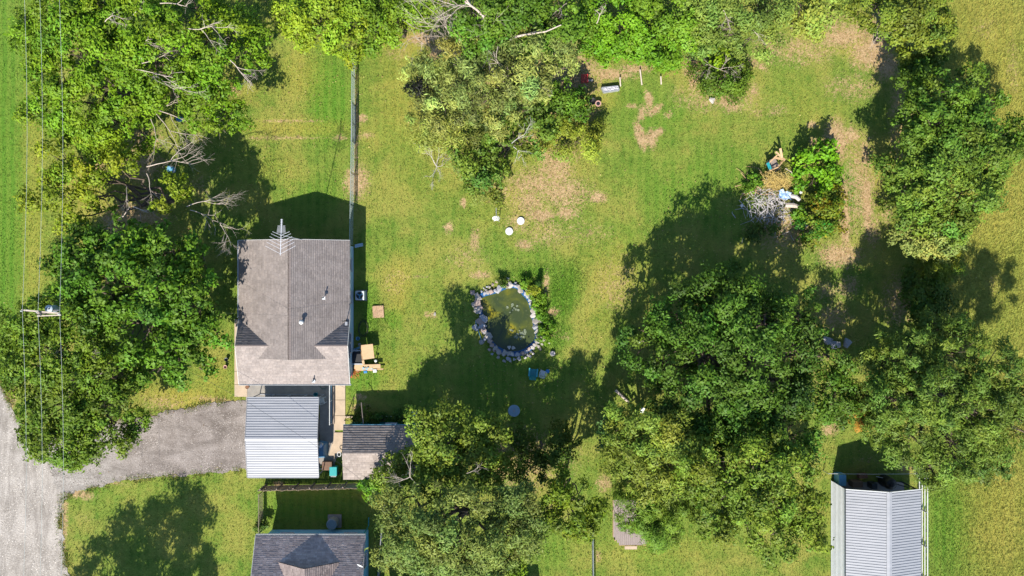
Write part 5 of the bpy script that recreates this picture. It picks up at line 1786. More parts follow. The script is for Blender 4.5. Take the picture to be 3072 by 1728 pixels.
plastic_chair('plastic_chair', 'white plastic garden chair beside the teal armchair', G(1628, 1118), math.radians(160), M_white)
plastic_chair('plastic_chair', 'white frame chair tucked under the carport edge', G(968, 1200), math.radians(-80), M_white)
st_ = thing('side_table', 'small round blue side table right of the white plastic chair', 'side table', G(1642, 1112))
MB().lathe(G(1642, 1112, .43), [(.02, 0), (.17, 0), (.17, .03), (.15, .035), (.02, .03)], 18).build('top', M_blue, st_)
for k in range(3):
    a_ = k * 2.09
    MB().tube([G(1642, 1112) + Vector((math.cos(a_) * .14, math.sin(a_) * .14, 0)), G(1642, 1112) + Vector((math.cos(a_) * .1, math.sin(a_) * .1, .43))], .018, n=5).build('leg', M_blue, st_)
rt = thing('round_table', 'round grey-blue patio table with an umbrella hole standing in deep shade', 'table', G(1542, 1228))
MB().lathe(G(1542, 1228, .70), [(.05, 0), (.50, 0), (.52, .02), (.50, .035), (.16, .03), (.05, .03)], 36).build('top', mat('table_blue', (0.26, 0.38, 0.44), (0.20, 0.31, 0.37), 3, .35), rt)
MB().lathe(G(1542, 1228, .735), [(.05, 0), (.11, 0), (.10, .03), (.05, .03)], 18).build('umbrella_ring', M_whitemetal, rt)
for k in range(4):
    a_ = .78 + k * 1.571
    MB().tube([G(1542, 1228) + Vector((math.cos(a_) * .42, math.sin(a_) * .42, 0)), G(1542, 1228) + Vector((math.cos(a_) * .3, math.sin(a_) * .3, .7))], .025, n=6).build('leg', M_dark, rt)


def ac_unit(px, py):
    c_ = G(px, py)
    t = thing('air_conditioner', 'white square air-conditioner with a round fan grille beside the house wall', 'air conditioner', c_)
    MB().box(c_ + Vector((0, 0, .04)), (.95, .95, .08)).build('pad', M_concg, t)
    MB().box(c_ + Vector((0, 0, .45)), (.78, .78, .74)).build('cabinet', mat('ac_white', (0.62, 0.66, 0.68), (0.55, 0.6, 0.62), 3, .45), t, bevel=.04)
    MB().lathe(c_ + Vector((0, 0, .822)), [(.02, 0), (.31, 0), (.31, .004), (.02, .004)], 28).build('fan_opening', M_black, t)
    for k in range(3):
        a_ = k * 2.094 + .5
        m = MB().beam(c_ + Vector((0, 0, .834)), c_ + Vector((math.cos(a_) * .26, math.sin(a_) * .26, .834)), .11, .008)
        m.build('fan_blade', M_ltblue, t)
    m = MB()
    for r_ in (.10, .2, .3):
        m.tube([c_ + Vector((math.cos(k * .2618) * r_, math.sin(k * .2618) * r_, .85)) for k in range(25)], .007, n=4)
    m.build('grille', M_dark, t)


ac_unit(1085, 886)
c_ = G(1003, 1563)
t = thing('air_conditioner', 'round dark-topped air-conditioner on a pale slab behind the neighbour house', 'air conditioner', c_)
MB().box(c_ + Vector((.05, .02, .05)), (1.2, 1.15, .1)).build('pad', M_concg, t)
M_acg = mat('ac_grey', (0.27, 0.33, 0.35), (0.20, 0.26, 0.28), 3, .5)
MB().lathe(c_ + Vector((0, 0, .1)), [(.45, 0), (.47, .02), (.47, .8), (.45, .86), (.36, .88), (.34, .84)], 28).build('cabinet', M_acg, t)
MB().lathe(c_ + Vector((0, 0, .9)), [(.02, 0), (.34, 0), (.34, .01), (.02, .01)], 24).build('fan_opening', M_black, t)
for k in range(4):
    a_ = k * 1.571
    MB().beam(c_ + Vector((0, 0, .92)), c_ + Vector((math.cos(a_) * .3, math.sin(a_) * .3, .92)), .03, .01).build('fan_blade', M_dark, t)

# light-blue panel, ground hatch, hose
q = G(1079, 737)
m = MB().box(q + Vector((0, 0, .35)), (.72, .10, .7), math.radians(12)).build('blue_panel', M_ltblue)
t = thing('step_bench', 'light-blue wooden step bench at the north-east house corner', 'bench', q)
bpy.data.objects.remove(m)
for k in range(2):
    MB().box(q + Vector((0, -.07 + k * .15, .34)), (.72, .13, .03), math.radians(12)).build('plank', mat('pale_blue_paint', (0.40, 0.52, 0.58), (0.32, 0.44, 0.5), 3, .6), t)
for s in (-1, 1):
    MB().box(q + Vector((s * .29, s * .06, .16)), (.04, .24, .32), math.radians(12)).build('leg', MATS['pale_blue_paint'], t)
h_ = MB().box(G(1135, 935, .05), (.98, 1.06, .10), math.radians(3)).build('ground_hatch', mat('hatch_wood', (0.50, 0.33, 0.20), (0.34, 0.21, 0.13), 2.5, .9, bump=.02), bevel=.02)
tag(h_, 'square tan wooden hatch lying in the grass east of the house', 'hatch')
pts = []
for k in range(60):
    a_ = k * .33
    r_ = .55 + .08 * math.sin(k * .9)
    pts.append(G(1090, 985, .04 + k * .0008) + Vector((math.cos(a_) * r_ * .7, math.sin(a_) * r_ * 1.25, 0)))
tag(MB().tube(pts, .018, n=5).build('garden_hose', M_black), 'coiled black garden hose in the shade of the house wall', 'hose')

# building materials by the east wall
fr = thing('work_frame', 'dark sawhorse frame against the east wall of the house', 'frame', G(1075, 1075))
for y in (1050, 1090):
    MB().beam(G(1060, y, .62), G(1094, y, .62), .12, .05).build('rail', M_galv, fr)
for x in (1060, 1094):
    MB().beam(G(x, 1050, .55), G(x, 1090, .55), .05, .1).build('rail', M_dark, fr)
    for y in (1051, 1089):
        MB().beam(G(x, y, 0), G(x, y, .6), .05).build('leg', M_dark, fr)
MB().box(G(1077, 1071, .3), (.85, 1.0, .5)).build('bin', M_black, fr)
q = [G(1089, 1033, 1.0), G(1125, 1029, 1.02), G(1130, 1071, 1.0), G(1096, 1076, .98)]
t = thing('plywood_table', 'tan plywood sheet on trestles beside the east house wall', 'table', G(1110, 1052))
m = MB()
m.add([p + Vector((0, 0, .02)) for p in q] + [p - Vector((0, 0, .02)) for p in q], [(3, 2, 1, 0), (4, 5, 6, 7), (0, 1, 5, 4), (1, 2, 6, 5), (2, 3, 7, 6), (3, 0, 4, 7)])
m.build('sheet', M_ply, t)
MB().beam(G(1087, 1034, .9), G(1094, 1076, .9), .06, .1).build('edge_board', M_board, t)
MB().beam(G(1095, 1078, .85), G(1097, 1090, .85), .2, .05).build('offcut', M_ply, t)
for x, y in ((1091, 1037), (1122, 1033), (1127, 1068), (1098, 1072)):
    MB().beam(G(x, y, 0), G(x, y, .97), .06).build('leg', M_board, t)
t = thing('lumber_stack', 'stack of tan boards with a blue tarp south of the plywood table', 'lumber', G(1105, 1098))
for k, (x0, y0, x1, y1, z, w) in enumerate([(1066, 1099, 1144, 1097, .42, .36), (1068, 1106, 1120, 1107, .36, .25), (1072, 1108, 1152, 1106, .30, .12), (1070, 1095, 1140, 1094, .34, .1)]):
    MB().beam(G(x0, y0, z), G(x1, y1, z), w, .05).build('board', M_ply if k < 2 else M_board, t)
for x in (1075, 1130):
    MB().box(G(x, 1101, .14), (.2, .7, .26)).build('block', M_concg, t)
m = MB()
r = np.random.default_rng(9)
gx_, gy_ = 12, 5
vs = [G(1083 + 37 * i / 11 + r.normal() * .6, 1100 + 9 * j / 4 + r.normal() * .6 + i * .12, .47 + .05 * r.normal() - .04 * j) for j in range(gy_) for i in range(gx_)]
m.add(vs, [(j * gx_ + i, j * gx_ + i + 1, (j + 1) * gx_ + i + 1, (j + 1) * gx_ + i) for j in range(gy_ - 1) for i in range(gx_ - 1)])
tag(m.build('tarp', mat('pale_blue_tarp', (0.30, 0.55, 0.68), (0.16, 0.36, 0.50), 5, .4)), 'crumpled pale-blue tarp on the lumber stack', 'tarp')
tag(MB().box(G(1127, 1111, .4), (.32, .28, .06), .05).build('carton', M_white, bevel=.01), 'white carton on the end of the lumber stack', 'carton')
tag(MB().box(G(1099, 1114, .3), (.3, .22, .25), .1).build('crate', M_blue, bevel=.02), 'small dark-blue crate beside the blue tarp', 'crate')
c_ = G(1130, 1081)
t = thing('floor_lamp', 'round white spigot post in the shadow of the plywood table', 'post', c_)
MB().tube([c_, c_ + Vector((0, 0, .45))], .05, n=8).build('pipe', M_galv, t)
MB().lathe(c_ + Vector((0, 0, .45)), [(.11, 0), (.12, .04), (.05, .08), (.02, .08)], 14).build('cap', M_white, t)
t.name = 'spigot_post'
m = MB()
r = np.random.default_rng(5)
for k in range(16):
    p0 = G(1058 + r.normal() * 4, 1117 + r.normal() * 3, .1 + r.random() * .3)
    m.tube([p0, p0 + Vector((r.normal() * .15 + .25, r.normal() * .25, .1)), p0 + Vector((.3 + r.random() * .4, r.normal() * .45, -.02))], .016, n=4)
tag(m.build('orange_cord', M_orange), 'tangled orange extension cord at the corner of the house', 'cord')
rg = MB().tube([G(1058, 1120, .55) + Vector((math.cos(k * .35) * .08, math.sin(k * .35) * .3, .25 * math.cos(k * .35))) for k in range(19)], .04, n=6).build('hose_reel', M_red)
tag(rg, 'red hose reel on the south-east house corner', 'hose reel')
for i, (px, py, rr, zz, mt, lb) in enumerate([(1076, 1015, .16, .6, M_ltblue, 'light-blue bucket near the east wall north of the plywood table'), (1080, 1032, .1, .5, M_white, 'small white pail beside the light-blue bucket')]):
    tag(MB().lathe(G(px, py), [(rr * .8, 0), (rr, zz * .6), (rr * 1.05, zz * .6), (rr * .9, zz * .58), (rr * .7, .1)], 16).build('bucket', mt), lb, 'bucket')
m = MB()
vs = [G(1063 + 22 * i / 6, 1046 - i * 1.6 + j * 3.2, .35 + .1 * math.sin(i * 1.3 + j)) for j in range(3) for i in range(7)]
m.add(vs, [(j * 7 + i, j * 7 + i + 1, (j + 1) * 7 + i + 1, (j + 1) * 7 + i) for j in range(2) for i in range(6)])
tag(m.build('blue_sheet', MATS['pale_blue_tarp']), 'strip of light-blue sheet hanging between wall and plywood table', 'sheet')

# patio rails, bin, odds and ends between house and shed
hr = thing('hand_rail', 'white pipe handrail along the patio edge by the walkway', 'handrail', G(998, 1210))
ht = 1.05
ra, rb = G(998, 1150), G(998, 1268)
MB().tube([ra + Vector((0, 0, ht)), rb + Vector((0, 0, ht))], .035, n=6).build('rail', M_white, hr)
MB().tube([ra + Vector((0, 0, ht * .5)), rb + Vector((0, 0, ht * .5))], .025, n=6).build('rail', M_ltblue, hr)
for k in (0, .42, 1):
    p = ra.lerp(rb, k)
    MB().tube([p, p + Vector((0, 0, ht))], .03, n=6).build('post', M_white, hr)
tag(MB().box(G(1001, 1215, .12), (.18, 3.3, .2)).build('timber_edging', M_oldwood), 'long grey timber edging between handrail and walkway', 'timber')
c_ = G(1008, 1406)
t = thing('trash_cart', 'teal lidded trash cart beside the carport corner', 'trash bin', c_)
m = MB()
vs = [c_ + Vector((x * k, y * k, z)) for k, z in ((.8, .1), (1.0, .95)) for x, y in ((-.3, -.36), (.3, -.36), (.3, .36), (-.3, .36))]
m.add(vs, [(3, 2, 1, 0), (4, 5, 6, 7), (0, 1, 5, 4), (1, 2, 6, 5), (2, 3, 7, 6), (3, 0, 4, 7)])
m.build('body', mat('bin_teal', (0.02, 0.34, 0.33), (0.015, 0.28, 0.28), 4, .4), t, bevel=.04)
MB().box(c_ + Vector((0, .02, .98)), (.64, .78, .07)).build('lid', MATS['bin_teal'], t, bevel=.03)
MB().tube([c_ + Vector((-.25, -.44, .95)), c_ + Vector((.25, -.44, .95))], .025, n=6).build('handle', M_white, t)
for s in (-1, 1):
    MB().lathe(c_ + Vector((s * .25, -.36, .0)), [(.02, 0), (.12, .02), (.12, .2), (.02, .22)], 10).build('wheel', M_black, t)
tag(MB().box(G(985, 1394, .25), (.85, .75, .5)).build('wood_crate', M_brown, bevel=.02), 'dark wooden crate left of the teal trash cart', 'crate')
c_ = G(1022, 1358)
tag(MB().tube([c_ + Vector((math.cos(k * .3) * .16, math.sin(k * .3) * .2, .5 + .004 * k)) for k in range(24)], .03, n=6).build('white_hose', M_white), 'coil of white hose on the west wall of the shed', 'hose')
t = thing('covered_grill', 'blue tarp-covered grill along the east edge of the carport', 'grill', G(972, 1345))
m = MB()
cg_ = G(972, 1345)
vs = [cg_ + Vector((x * k, y * k, z)) for k, z in ((1.0, .02), (.95, .7), (.7, 1.05)) for x, y in ((-.32, -.7), (.32, -.65), (.34, .6), (-.3, .7))]
m.add(vs, [(i * 4 + k, i * 4 + (k + 1) % 4, (i + 1) * 4 + (k + 1) % 4, (i + 1) * 4 + k) for i in range(2) for k in range(4)] + [(8, 9, 10, 11)])
m.build('cover', mat('blue_cover', (0.10, 0.26, 0.42), (0.07, 0.2, 0.34), 3, .5, bump=.05, bscale=4), t)
MB().lathe(cg_ + Vector((-.05, .5, .8)), [(.2, 0), (.24, .1), (.2, .25), (.05, .32)], 14).build('lid', M_galv, t)
c_ = G(971, 1157)
tag(MB().tube([c_ + Vector((math.cos(k * .4) * .3, math.sin(k * .4) * .26, .05 + .003 * k)) for k in range(34)], .02, n=5).build('green_hose', mat('dull_green', (0.06, 0.16, 0.12), (0.04, 0.12, 0.09), 4, .6)), 'green hose coiled in the dark patio corner', 'hose')
tag(MB().lathe(G(950, 1182), [(.14, 0), (.18, .35), (.19, .36), (.16, .34), (.14, .1)], 16).build('teal_pot', M_teal), 'teal pot under the north edge of the carport', 'pot')
tag(MB().lathe(G(745, 1160), [(.1, 0), (.16, .28), (.17, .3), (.13, .28)], 12).build('brown_pot', M_rust), 'rust-brown pot at the south-west corner of the house', 'pot')
tag(MB().box(G(1246, 1240, .32), (.42, .52, .62), .2).build('blue_bin', M_ltblue, bevel=.03), 'light-blue plastic box standing in shade north of the shed', 'box')
tag(MB().beam(G(1138, 1250, .1), G(1176, 1250, .1), .12, .1).build('white_edging', M_white), 'short white edging bar in the shed border', 'edging')
tag(MB().beam(G(1036, 1251, .06), G(1068, 1251, .06), .16, .12).build('pale_edging', M_conc), 'pale edging kerb beside the walkway at the shed border', 'edging')
dp_ = MB().tube([G(1094, 1200, 1.4), G(1108, 1272, 2.3)], .04, n=6).build('leaning_pole', M_oldwood)
tag(dp_, 'grey pole leaning on the north eave of the shed', 'pole')
ol = thing('obelisk_trellis', 'dark iron trellis at the walkway corner of the shed border', 'trellis', G(1048, 1250))
for k in range(4):
    a_ = k * 1.571 + .3
    MB().tube([G(1048, 1250) + Vector((math.cos(a_) * .3, math.sin(a_) * .3, 0)), G(1048, 1250) + Vector((-.0, 0, 1.9))], .022, n=5).build('leg', M_dark, ol)
for i, (px, py, l_) in enumerate([(682, 1078, 'dark pot on the lawn west of the house'), (679, 1100, 'pink pot on the lawn west of the house')]):
    tag(MB().lathe(G(px, py), [(.1, 0), (.15, .25), (.17, .27), (.12, .25), (.1, .1)], 14).build('flower_pot', M_dark if i == 0 else M_terra), l_, 'pot')

# garden corner at the top
rbn = thing('red_bench', 'red slatted bench among the shrubs at the top', 'bench', G(1752, 240))
for k in range(5):
    x = 1744 + k * 4.2
    MB().beam(G(x, 227, .46), G(x, 252, .46), .095, .03).build('slat', M_red, rbn)
for x in (1745, 1760):
    for y in (229, 250):
        MB().beam(G(x, y, 0), G(x, y, .45), .06).build('leg', M_red, rbn)
tag(MB().beam(G(1760, 243, .1), G(1779, 242, .1), .12, .08).build('grey_plank', M_deadg), 'grey plank lying right of the red bench', 'plank')
tl = thing('trellis', 'pale wooden trellis frame left of the red bench', 'trellis', G(1724, 240))
for x in (1722, 1728):
    MB().beam(G(x, 228, .5), G(x, 250, .5), .07).build('rail', M_board, tl)
for y in (229, 239, 249):
    MB().beam(G(1722, y, .55), G(1736, y, .55), .06).build('rail', M_board, tl)
    MB().beam(G(1722, y, 0), G(1722, y, .5), .06).build('post', M_board, tl)
tb = thing('raised_bed', 'long raised bed covered with grey and white plastic sheet', 'planter', G(1830, 268))
cor = [G(1803, 266), G(1852, 261), G(1856, 273), G(1810, 280)]
for k in range(4):
    a_, b_ = cor[k], cor[(k + 1) % 4]
    MB().beam(a_ + Vector((0, 0, .18)), b_ + Vector((0, 0, .18)), .07, .36).build('side_board', M_galv, tb)
m = MB()
r = np.random.default_rng(4)
vs = []
for j in range(5):
    for i in range(14):
        a_ = cor[0].lerp(cor[1], .02 + .96 * i / 13)
        b_ = cor[3].lerp(cor[2], .02 + .96 * i / 13)
        p = a_.lerp(b_, .06 + .88 * j / 4)
        vs.append(p + Vector((0, 0, .33 + r.normal() * .03)))
m.add(vs, [(j * 14 + i, j * 14 + i + 1, (j + 1) * 14 + i + 1, (j + 1) * 14 + i) for j in range(4) for i in range(13)])
m.build('plastic_sheet', M_tarp, tb)
for i, (x0, y0, x1, y1, l_) in enumerate([(1861, 260, 1858, 235, 'left one of the three pale timbers on the straw bed'), (1925, 256, 1918, 212, 'longest, middle one of the three pale timbers on the straw bed'), (1983, 254, 1980, 232, 'right one of the three pale timbers on the straw bed')]):
    tag(MB().beam(G(x0, y0, .08), G(x1, y1, .30), .10, .10).build('timber', mat('pale_timber', (0.58, 0.49, 0.40), (0.44, 0.36, 0.29), 4, .85)), l_, 'timber')
c_ = G(1793, 314)
t = thing('flower_pot', 'black flower pot with a pink rim at the lawn edge below the red bench', 'pot', c_)
MB().lathe(c_, [(.17, 0), (.22, .38), (.22, .4)], 18).build('body', M_black, t)
MB().lathe(c_ + Vector((0, 0, .38)), [(.17, -.03), (.17, .03), (.26, .04), (.27, .0), (.22, -.02)], 18).build('rim', M_terra, t)
MB().lathe(c_ + Vector((0, 0, .3)), [(.02, .0), (.18, .0), (.18, .02), (.02, .03)], 14).build('soil', M_soil, t)
tag(MB().lathe(G(1776, 306), [(.12, 0), (.3, .3), (.33, .3), (.26, .25), (.1, .05)], 16).build('black_tub', M_black), 'wide black tub left of the pink-rimmed flower pot', 'tub')
for i, (px, py, s, k, l_) in enumerate([(2135, 302, .35, 4, 'pale flat stone below the round dark shrub'), (2480, 1020, .5, 5, 'grey boulder at the east edge of the oak'), (2505, 1030, .55, 1, 'larger grey boulder beside the oak edge'), (2540, 1030, .5, 5, 'easternmost grey boulder beyond the oak')]):
    g = G(px, py)
    tag(stone(None, g.x, g.y, .12, s, k=k, name='boulder'), l_, 'rock')
tag(MB().tube([G(1846, 1170, .15), G(1862, 1185, .14), G(1886, 1207, .12)], .13, .09, n=8).build('fallen_log', M_dead), 'fallen pinkish log at the west foot of the big oak', 'log')
tag(MB().box(G(1925, 1229, .3), (.3, .5, .06), -.4, (.2, .1)).build('white_board', M_white), 'small white panel at the south-west foot of the oak', 'panel')
tag(MB().box(G(545, 360, .3), (.5, .3, .5), .3).build('storage_tote', M_blue, bevel=.05), 'blue tote under the lime-green trees at left', 'tote')
c_ = G(520, 510)
tag(MB().lathe(c_, [(.2, 0), (.28, .1), (.28, .7), (.2, .8), (.05, .8)], 16).build('blue_drum', M_ltblue), 'light-blue drum under the thin yellow-green tree', 'drum')

# broken play set and brush pile
q = G(2322, 492)
t = thing('play_set', 'broken wooden play set with a teal panel north of the brush pile', 'play set', q)
for k, (x0, y0, z0, x1, y1, z1, w) in enumerate([(2298, 518, .9, 2322, 507, 1.0, .1), (2296, 494, .9, 2318, 472, 1.1, .1), (2314, 462, 1.0, 2344, 486, .8, .16), (2325, 453, 1.2, 2334, 478, .9, .2), (2312, 478, .8, 2342, 484, .9, .18), (2322, 507, .9, 2336, 492, .8, .1), (2330, 500, .5, 2322, 520, .1, .06), (2298, 494, .85, 2300, 518, .85, .08)]):
    MB().beam(G(x0, y0, z0), G(x1, y1, z1), w, .06).build('beam', M_ply if k in (2, 3) else M_board, t)
for x, y in ((2298, 517), (2297, 495), (2318, 474), (2322, 507), (2340, 487)):
    MB().beam(G(x, y, 0), G(x, y, .95), .09).build('post', M_board, t)
m = MB()
pq = [G(2286, 497, 1.05), G(2294, 492, 1.05), G(2304, 512, .95), G(2296, 516, .95)]
m.add(pq + [p - Vector((0, 0, .03)) for p in pq], [(3, 2, 1, 0), (4, 5, 6, 7), (0, 1, 5, 4), (1, 2, 6, 5), (2, 3, 7, 6), (3, 0, 4, 7)])
m.build('panel', M_teal, t)
MB().box(G(2312, 494, .5), (.8, .8, .06), .5).build('platform', M_oldwood, t)

bpile = thing('brush_pile', 'heap of grey branches with straw-coloured tops and blue scraps', 'brush pile', G(2310, 590))
r = np.random.default_rng(31)
sticks = []
for k in range(230):
    fx, fy = r.normal() * .45, r.normal() * .45
    px, py = 2300 + fx * 85, 600 + fy * 95
    rr = math.hypot(fx, fy)
    z = max(.08, 1.1 * math.exp(-rr * rr * 1.6) * r.uniform(.5, 1.1))
    a_ = r.uniform(0, 6.28)
    ln = r.uniform(.5, 1.7)
    p = G(px, py, z)
    d_ = Vector((math.cos(a_), math.sin(a_), r.normal() * .12)) * ln / 2
    mid = p + Vector((r.normal() * .1, r.normal() * .1, .06))
    mt = M_deadg if py > 585 or r.random() < .3 else M_board
    rad = r.uniform(.014, .04)
    m = MB().tube([p - d_, mid, p + d_], rad, rad * .5, n=4)
    m.v = [(x, y, max(z_, .02)) for x, y, z_ in m.v]
    m.build('stick', mt, bpile)
for (x0, y0, x1, y1, rd, mt) in [(2358, 590, 2388, 602, .19, M_deadg), (2345, 618, 2388, 625, .22, M_dead), (2372, 530, 2382, 600, .06, M_dead), (2346, 510, 2373, 535, .05, M_dead)]:
    MB().tube([G(x0, y0, .8), G((x0 + x1) / 2 + 2, (y0 + y1) / 2 - 2, .9), G(x1, y1, .7)], rd, rd * .9, n=8).build('log', mt, bpile)
# straw-coloured stalks on top
segs = []
for k in range(520):
    px, py = 2316 + r.normal() * 18, 548 + r.normal() * 11
    z = .7 + r.random() * .5
    a_ = r.uniform(0, 6.28)
    p = np.array(G(px, py, z))
    d_ = np.array([math.cos(a_), math.sin(a_), r.normal() * .25]) * r.uniform(.2, .5)
    segs.append(np.concatenate([p - d_, p + d_ * .2 + [0, 0, .06], [.014, .012]]))
    segs.append(np.concatenate([p + d_ * .2 + [0, 0, .06], p + d_, [.012, .004]]))
v, f = tubes_np(segs, 3)
tag(link('straw', np_mesh('straw', v - np.array(bpile.location)[None], f), mat('straw', (0.80, 0.60, 0.20), (0.56, 0.40, 0.11), 6, .9), bpile), kind='stuff')
m = MB()
vs = [G(2322 + 36 * i / 7 + r.normal() * 2, 575 + 22 * j / 4 + r.normal() * 2 + i, 1.1 + r.normal() * .08) for j in range(5) for i in range(8)]
m.add(vs, [(j * 8 + i, j * 8 + i + 1, (j + 1) * 8 + i + 1, (j + 1) * 8 + i) for j in range(4) for i in range(7)])
tag(m.build('blue_scrap', mat('blue_white_tarp', (0.55, 0.66, 0.78), (0.05, 0.18, 0.42), 3.5, .45)), 'crumpled blue and white plastic scrap on the brush pile', 'plastic')
for i, (px, py, l_) in enumerate([(2398, 578, 'white scrap right of the blue plastic on the brush pile'), (2415, 677, 'white scrap south-east of the brush pile'), (2222, 618, 'white scrap at the west end of the brush pile'), (2340, 612, 'white scrap just below the blue plastic on the brush pile'), (2280, 640, 'white scrap in the grey southern half of the brush pile')]):
    tag(MB().box(G(px, py, .3), (.2, .25, .12), .6, (.3, .2)).build('white_scrap', M_white), l_, 'scrap')

# deck
dk = thing('deck', 'small grey plank deck with a pale step under the weeping tree', 'deck', G(1890, 1580))
zt = .5
pkx0, pkx1 = 1838 - 0, 1936
npl = 18
k_ = (CAM_H - zt) / CAM_H
for i in range(npl):
    xa, xb = 1840 + (1942 - 1840) * i / npl, 1840 + (1942 - 1840) * (i + 1) / npl - .5
    ya, yb = 1500, 1636
    if i < 3:
        yb = 1612 + i * 8
    if i > npl - 3:
        yb = 1632
    a_, b_ = W((xa + xb) / 2, ya, zt), W((xa + xb) / 2, yb, zt)
    MB().beam(a_ - Vector((0, 0, .02)), b_ - Vector((0, 0, .02)), (xb - xa) / PPM * k_, .04).build('plank', mat('deck_grey', (0.36, 0.29, 0.26), (0.23, 0.185, 0.165), 3.5, .9, stretch=(8, 1, 1)), dk)
for a_, b_ in ((W(1839, 1500, .4), W(1839, 1610, .4)), (W(1858, 1635, .4), W(1940, 1634, .4)), (W(1943, 1500, .4), W(1943, 1630, .4))):
    MB().beam(a_, b_, .05, .2).build('skirt_board', M_board, dk)
for x in (1845, 1890, 1935):
    for y in (1510, 1565, 1620):
        p = W(x, y, .3)
        MB().beam((p.x, p.y, 0), (p.x, p.y, .42), .1).build('post', M_board, dk)
MB().beam(W(1874, 1643, .25), W(1911, 1643, .25), .28, .06).build('step', M_conc, dk)
for x in (1878, 1907):
    p = W(x, 1643, .1)
    MB().box((p.x, p.y, .1), (.1, .22, .2)).build('step_block', M_board, dk)

# things in the barn
tag(MB().box(G(2512, 1432, .5), (.62, .95, 1.0)).build('blue_cabinet', M_ltblue, bevel=.02), 'light-blue metal cabinet just inside the barn opening', 'cabinet')
tag(MB().box(G(2582, 1425, .25), (.75, .36, .5), .1).build('rust_box', M_rust, bevel=.02), 'rust-red box on the floor at the barn opening', 'box')
c_ = G(2650, 1440)
t = thing('water_tank', 'large round black water tank in the barn doorway', 'tank', c_)
MB().lathe(c_, [(.5, 0), (.52, .1), (.52, 1.2), (.44, 1.4), (.2, 1.5), (.05, 1.5)], 24).build('body', M_black, t, smooth=False)
MB().lathe(c_ + Vector((0, 0, 1.5)), [(.15, 0), (.16, .06), (.02, .07)], 16).build('lid', M_black, t)
tag(MB().beam(G(2618, 1424, .6), G(2656, 1432, .6), .05, .05).build('white_bar', M_white), 'white metal bar lying at the barn opening', 'bar')
tag(MB().box(G(2742, 1400, .2), (.45, .35, .4), .2).build('grey_block', M_concg, bevel=.02), 'grey concrete block outside the barn corner', 'block')
for i, (px, py, sx_, sy_, mt, l_) in enumerate([(2560, 1446, .9, .5, M_brown, 'brown workbench in the shade of the barn'), (2610, 1452, .5, .5, M_dark, 'dark machine in the shade of the barn')]):
    tag(MB().box(G(px, py, .4), (sx_, sy_, .8)).build('workbench' if i == 0 else 'machine', mt, bevel=.02), l_, 'workbench' if i == 0 else 'machine')

# ------------------------------------------------------------------ grass blades over the lawn
def grass(name, label, n, box, hmin, hmax, keep=None, seed=1, wid=0.03):
    r = np.random.default_rng(seed)
    px = r.uniform(box[0], box[2], n)
    py = r.uniform(box[1], box[3], n)
    x, y = (px - 1536) / PPM, (864 - py) / PPM
    ok = ~in_poly(x, y, road_w) & ~in_poly(x, y, drive_w)
    for (a, b, c, d) in ((752, 722, 1062, 1150), (700, 955, 745, 1192), (738, 1120, 1040, 1400), (1030, 1250, 1262, 1420), (790, 1580, 1125, 1900), (2490, 1440, 2712, 2100), (1838, 1500, 1942, 1640)):
        ok &= ~((px > a) & (px < c) & (py > b) & (py < d))
    ok &= ~in_poly((x - pc[0]) / 1.13 + pc[0], (y - pc[1]) / 1.13 + pc[1], pond_w)
    so, lu, dr = zone(px, py, SOIL), zone(px, py, LUSH), zone(px, py, DRY)
    so = so + (fbm(x * 1.3, y * 1.3, 77) - .5) * .9
    ok &= r.random(n) > np.clip(so * 1.4 - .35, 0, .85)
    if keep is not None:
        ok &= r.random(n) < keep(px, py)
    px, py, x, y, lu, dr = px[ok], py[ok], x[ok], y[ok], lu[ok], dr[ok]
    k = len(x)
    a = np.array([0.095, 0.165, 0.020]) * np.ones((k, 3))
    nz_ = fbm(x * .9, y * .9, 55)[:, None]
    a = a * (1 - nz_) + np.array([0.19, 0.222, 0.044]) * nz_
    lw_ = np.clip(lu, 0, 1)[:, None]
    a = a * (1 - lw_) + np.array([0.08, 0.19, 0.012]) * lw_
    dw_ = np.clip(dr, 0, 1)[:, None] * .65
    a = a * (1 - dw_) + np.array([0.32, 0.265, 0.05]) * dw_
    a *= r.uniform(.55, 1.45, (k, 1))
    h = r.uniform(hmin, hmax, k)
    th = r.uniform(0, 2 * math.pi, k)
    ln = r.uniform(.4, 1.4, k)
    tip = np.stack([x + np.cos(th) * h * ln, y + np.sin(th) * h * ln, h], -1)
    ph = th + 1.57
    w = wid * r.uniform(.7, 1.3, k)
    z0 = np.full(k, -.03)
    p0 = np.stack([x - np.cos(ph) * w / 2, y - np.sin(ph) * w / 2, z0], -1)
    p1 = np.stack([x + np.cos(ph) * w / 2, y + np.sin(ph) * w / 2, z0], -1)
    v = np.stack([p0, p1, tip], 1).reshape(-1, 3)
    me = np_mesh(name, v, np.arange(k * 3).reshape(-1, 3), a.repeat(3, 0))
    return tag(link(name, me, BLADE), label, 'grass', kind='stuff')


grass('grass', 'short mown grass blades covering the lawn', 230000, (-60, -60, 3130, 1790), .05, .14, seed=3, wid=.05)
grass('field_grass', 'long dry grass of the field along the right edge', 50000, (2680, -60, 3130, 1790), .10, .26, seed=4, wid=.04, keep=lambda px, py: np.clip((px - 2720) / 120, 0, 1))
grass('long_grass', 'uncut tufts of green grass around the pond and fence lines', 26000, (1030, 780, 1760, 1080), .12, .30, seed=5, wid=.035,
      keep=lambda px, py: np.clip(zone(px, py, [(1690, 880, 45, 90, -18, 1.0), (1600, 820, 70, 22, 5, .9), (1650, 1000, 50, 45, 0, .9), (1120, 960, 50, 60, 0, .6), (1640, 930, 40, 60, 0, .5)]) * 1.4 - .2, 0, 1))


